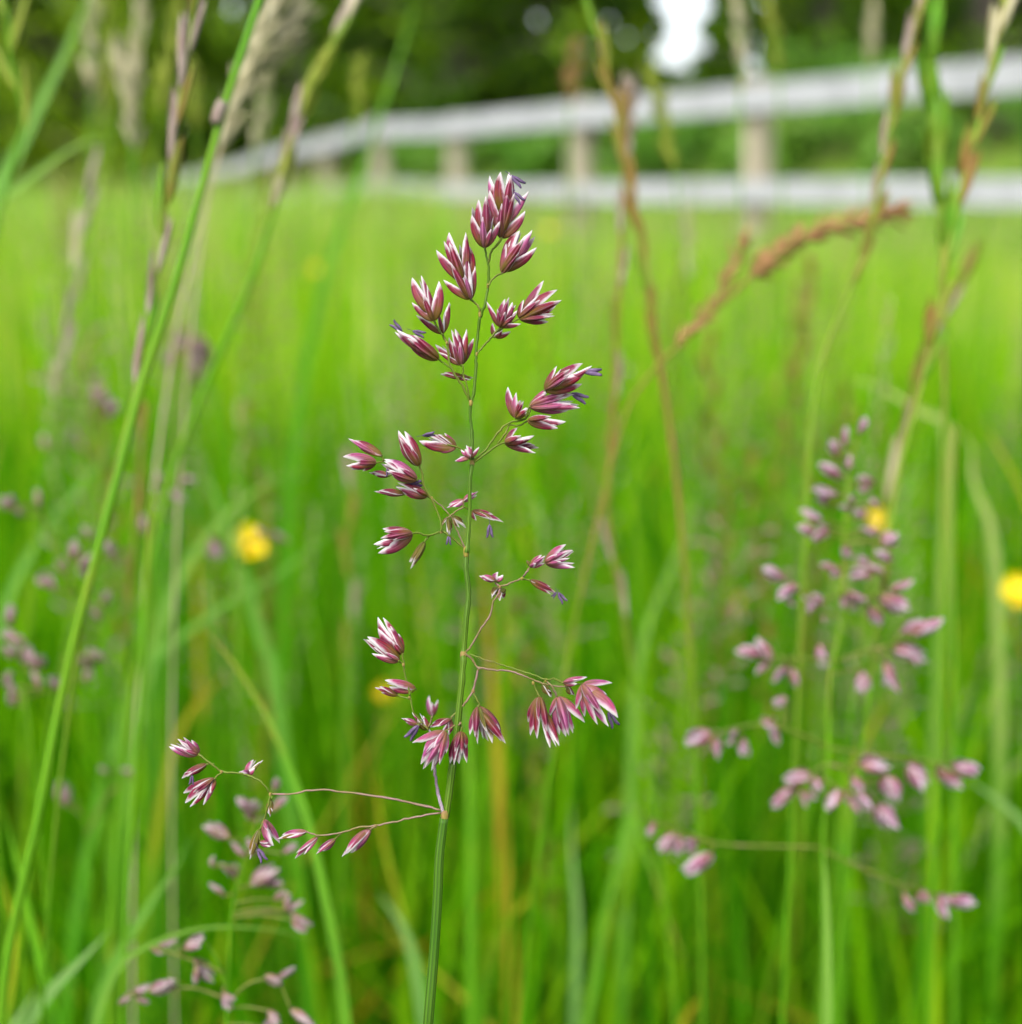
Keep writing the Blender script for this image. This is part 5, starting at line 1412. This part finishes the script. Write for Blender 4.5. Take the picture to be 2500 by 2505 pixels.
buttercup('yellow buttercup half hidden behind the blurred pink panicle', 2138, 1280, 0.62, 0.0070, (0.8, 0.4))
buttercup('small yellow buttercup under the left mid branch of the sharp panicle', 938, 1702, 0.75, 0.0065, (0.5, 0.2))
buttercup('small faint buttercup left of the blurred pink panicle', 1795, 1484, 1.15, 0.0095, (0.6, 0))
buttercup('smallest faint buttercup right of the knotted stalk', 1650, 1526, 1.2, 0.008, (0.6, 0.2))
buttercup('far faint buttercup beside the top spikelet of the sharp panicle', 1343, 568, 2.6, 0.010, (0.6, 0))
buttercup('far faint buttercup on the pale meadow under the fence end', 770, 662, 2.6, 0.010, (0.6, 0.2))

# ---- scattered flowering stems of the meadow beyond, alike but for their place
def scatter_template(kind, seed):
    rg = random.Random(seed)
    h = 0.50
    root = empty({'tan': 'tan_seed_stem', 'rye': 'rye_seed_stem', 'poa': 'purple_seed_stem'}[kind], Vector((0, 0, 0)))
    pts = [Vector((0, 0, -0.02)), Vector((0.008, 0, h * 0.35)), Vector((0.004, 0.004, h * 0.7)), Vector((0.02, 0.0, h))]
    stem_part(root, 'stem', M[{'tan': 'bstem', 'rye': 'bstem_red', 'poa': 'bstem_olive'}[kind]], pts, 0.0012, 0.0006, 5, 4)
    ln = list(reversed(smooth_line(pts, 8)))
    mb = MB()
    if kind == 'tan':
        dense_head(mb, ln[:6], 0.0035, 46, 0.005, seed)
    elif kind == 'rye':
        side = 1
        for p, d in walk(ln[:9], 0.011):
            side = -side
            lemma_into(mb, p, p + (-d + Vector((0.3 * side, rg.uniform(-0.2, 0.2), 0))).normalized() * 0.013, Vector((side, -0.4, 0)), 0.012, na=3, nv=4)
    else:
        for p, d in walk(ln[:9], 0.006):
            for s in (-1, 1):
                o = Vector((rg.uniform(0.3, 1) * s, rg.uniform(-1, 1), 0.4)) * rg.uniform(0.004, 0.018)
                tube(mb, [p, p + o], 0.00025, 4)
                lemma_into(mb, p + o, p + o + (o.normalized() + Vector((0, 0, rg.uniform(-0.5, 0.6)))).normalized() * 0.0055, Vector((0, -1, 0.3)), 0.006, na=3, nv=4)
    mb.build('seed_head', M[{'tan': 'rye_tan', 'rye': 'rye_red', 'poa': 'lemma_dusk'}[kind]], root, ln[0])
    return root

sl = {'tan': ('thin pale tan seed stem', 'pale seed stems of the meadow behind'),
      'rye': ('thin reddish rye stem', 'rye stems of the meadow behind'),
      'poa': ('thin stem with a loose dusky panicle', 'loose panicles of the meadow behind')}
MARKS = [(610, 1338, 'the largest buttercup'), (1150, 620, 'the top of the sharp panicle'), (1150, 1100, 'the middle of the sharp panicle'), (1120, 1750, 'the foot of the sharp panicle'),
         (2080, 1300, 'the blurred pink panicle'), (2290, 700, 'the twin rye stalks'), (430, 450, 'the leaning green stalk'), (250, 1000, 'the blue green blade'), (1950, 560, 'the rust brown plume'),
         (1830, 330, 'the widest fence post'), (1430, 330, 'the narrow fence post'), (760, 300, 'the grey feathered stalk'), (150, 300, 'the broad pale blade'),
         (1530, 1000, 'the knotted reddish stalk'), (850, 800, 'the pale open meadow'), (2400, 1200, 'the cream crooked blade')]
def pixel_of(p):
    r = p - CAM
    d = r.dot(VIEW)
    return 1250 + r.dot(RIGHT) / d * FPX, 1252.5 - r.dot(UP) / d * FPX
def behind_what(p):
    x, y = pixel_of(p)
    return min(MARKS, key=lambda m: math.hypot(m[0] - x, m[1] - y))[2]
sr = random.Random(77)
for kind, count in (('tan', 110), ('rye', 45), ('poa', 55)):
    temps = [scatter_template(kind, 500 + i) for i in range(2)]
    used = [False, False]
    i = 0
    while i < count:
        y = 0.40 + 3.7 * sr.random() ** 1.6
        x = sr.uniform(-0.5, 0.5) * y * 1.05
        hgt = sr.uniform(0.78, 1.12) * (1.0 if x < 0.1 * y else 0.9)
        top = Vector((x, y, float(ground_z(np.array(x), np.array(y))) + 0.46 * hgt))
        qx, qy = pixel_of(top)
        if not (40 < qx < 2460 and 60 < qy < 2400): continue
        k = i % 2
        src = temps[k]
        if not used[k]:
            o = src; used[k] = True; kids = None
        else:
            o = src.copy(); COL.objects.link(o)
            for ch in list(src.children):
                c = ch.copy(); COL.objects.link(c); c.parent = o
        o.location = (x, y, float(ground_z(np.array(x), np.array(y))))
        o.rotation_euler = (sr.gauss(0, 0.07), sr.gauss(0, 0.09), sr.uniform(0, 6.28))
        o.scale = (1, 1, hgt)
        tag(o, ('tall ' if hgt > 1.0 else 'short ' if hgt < 0.84 else '') + sl[kind][0] + ' standing behind ' + behind_what(top), 'seed stem', sl[kind][1])
        i += 1
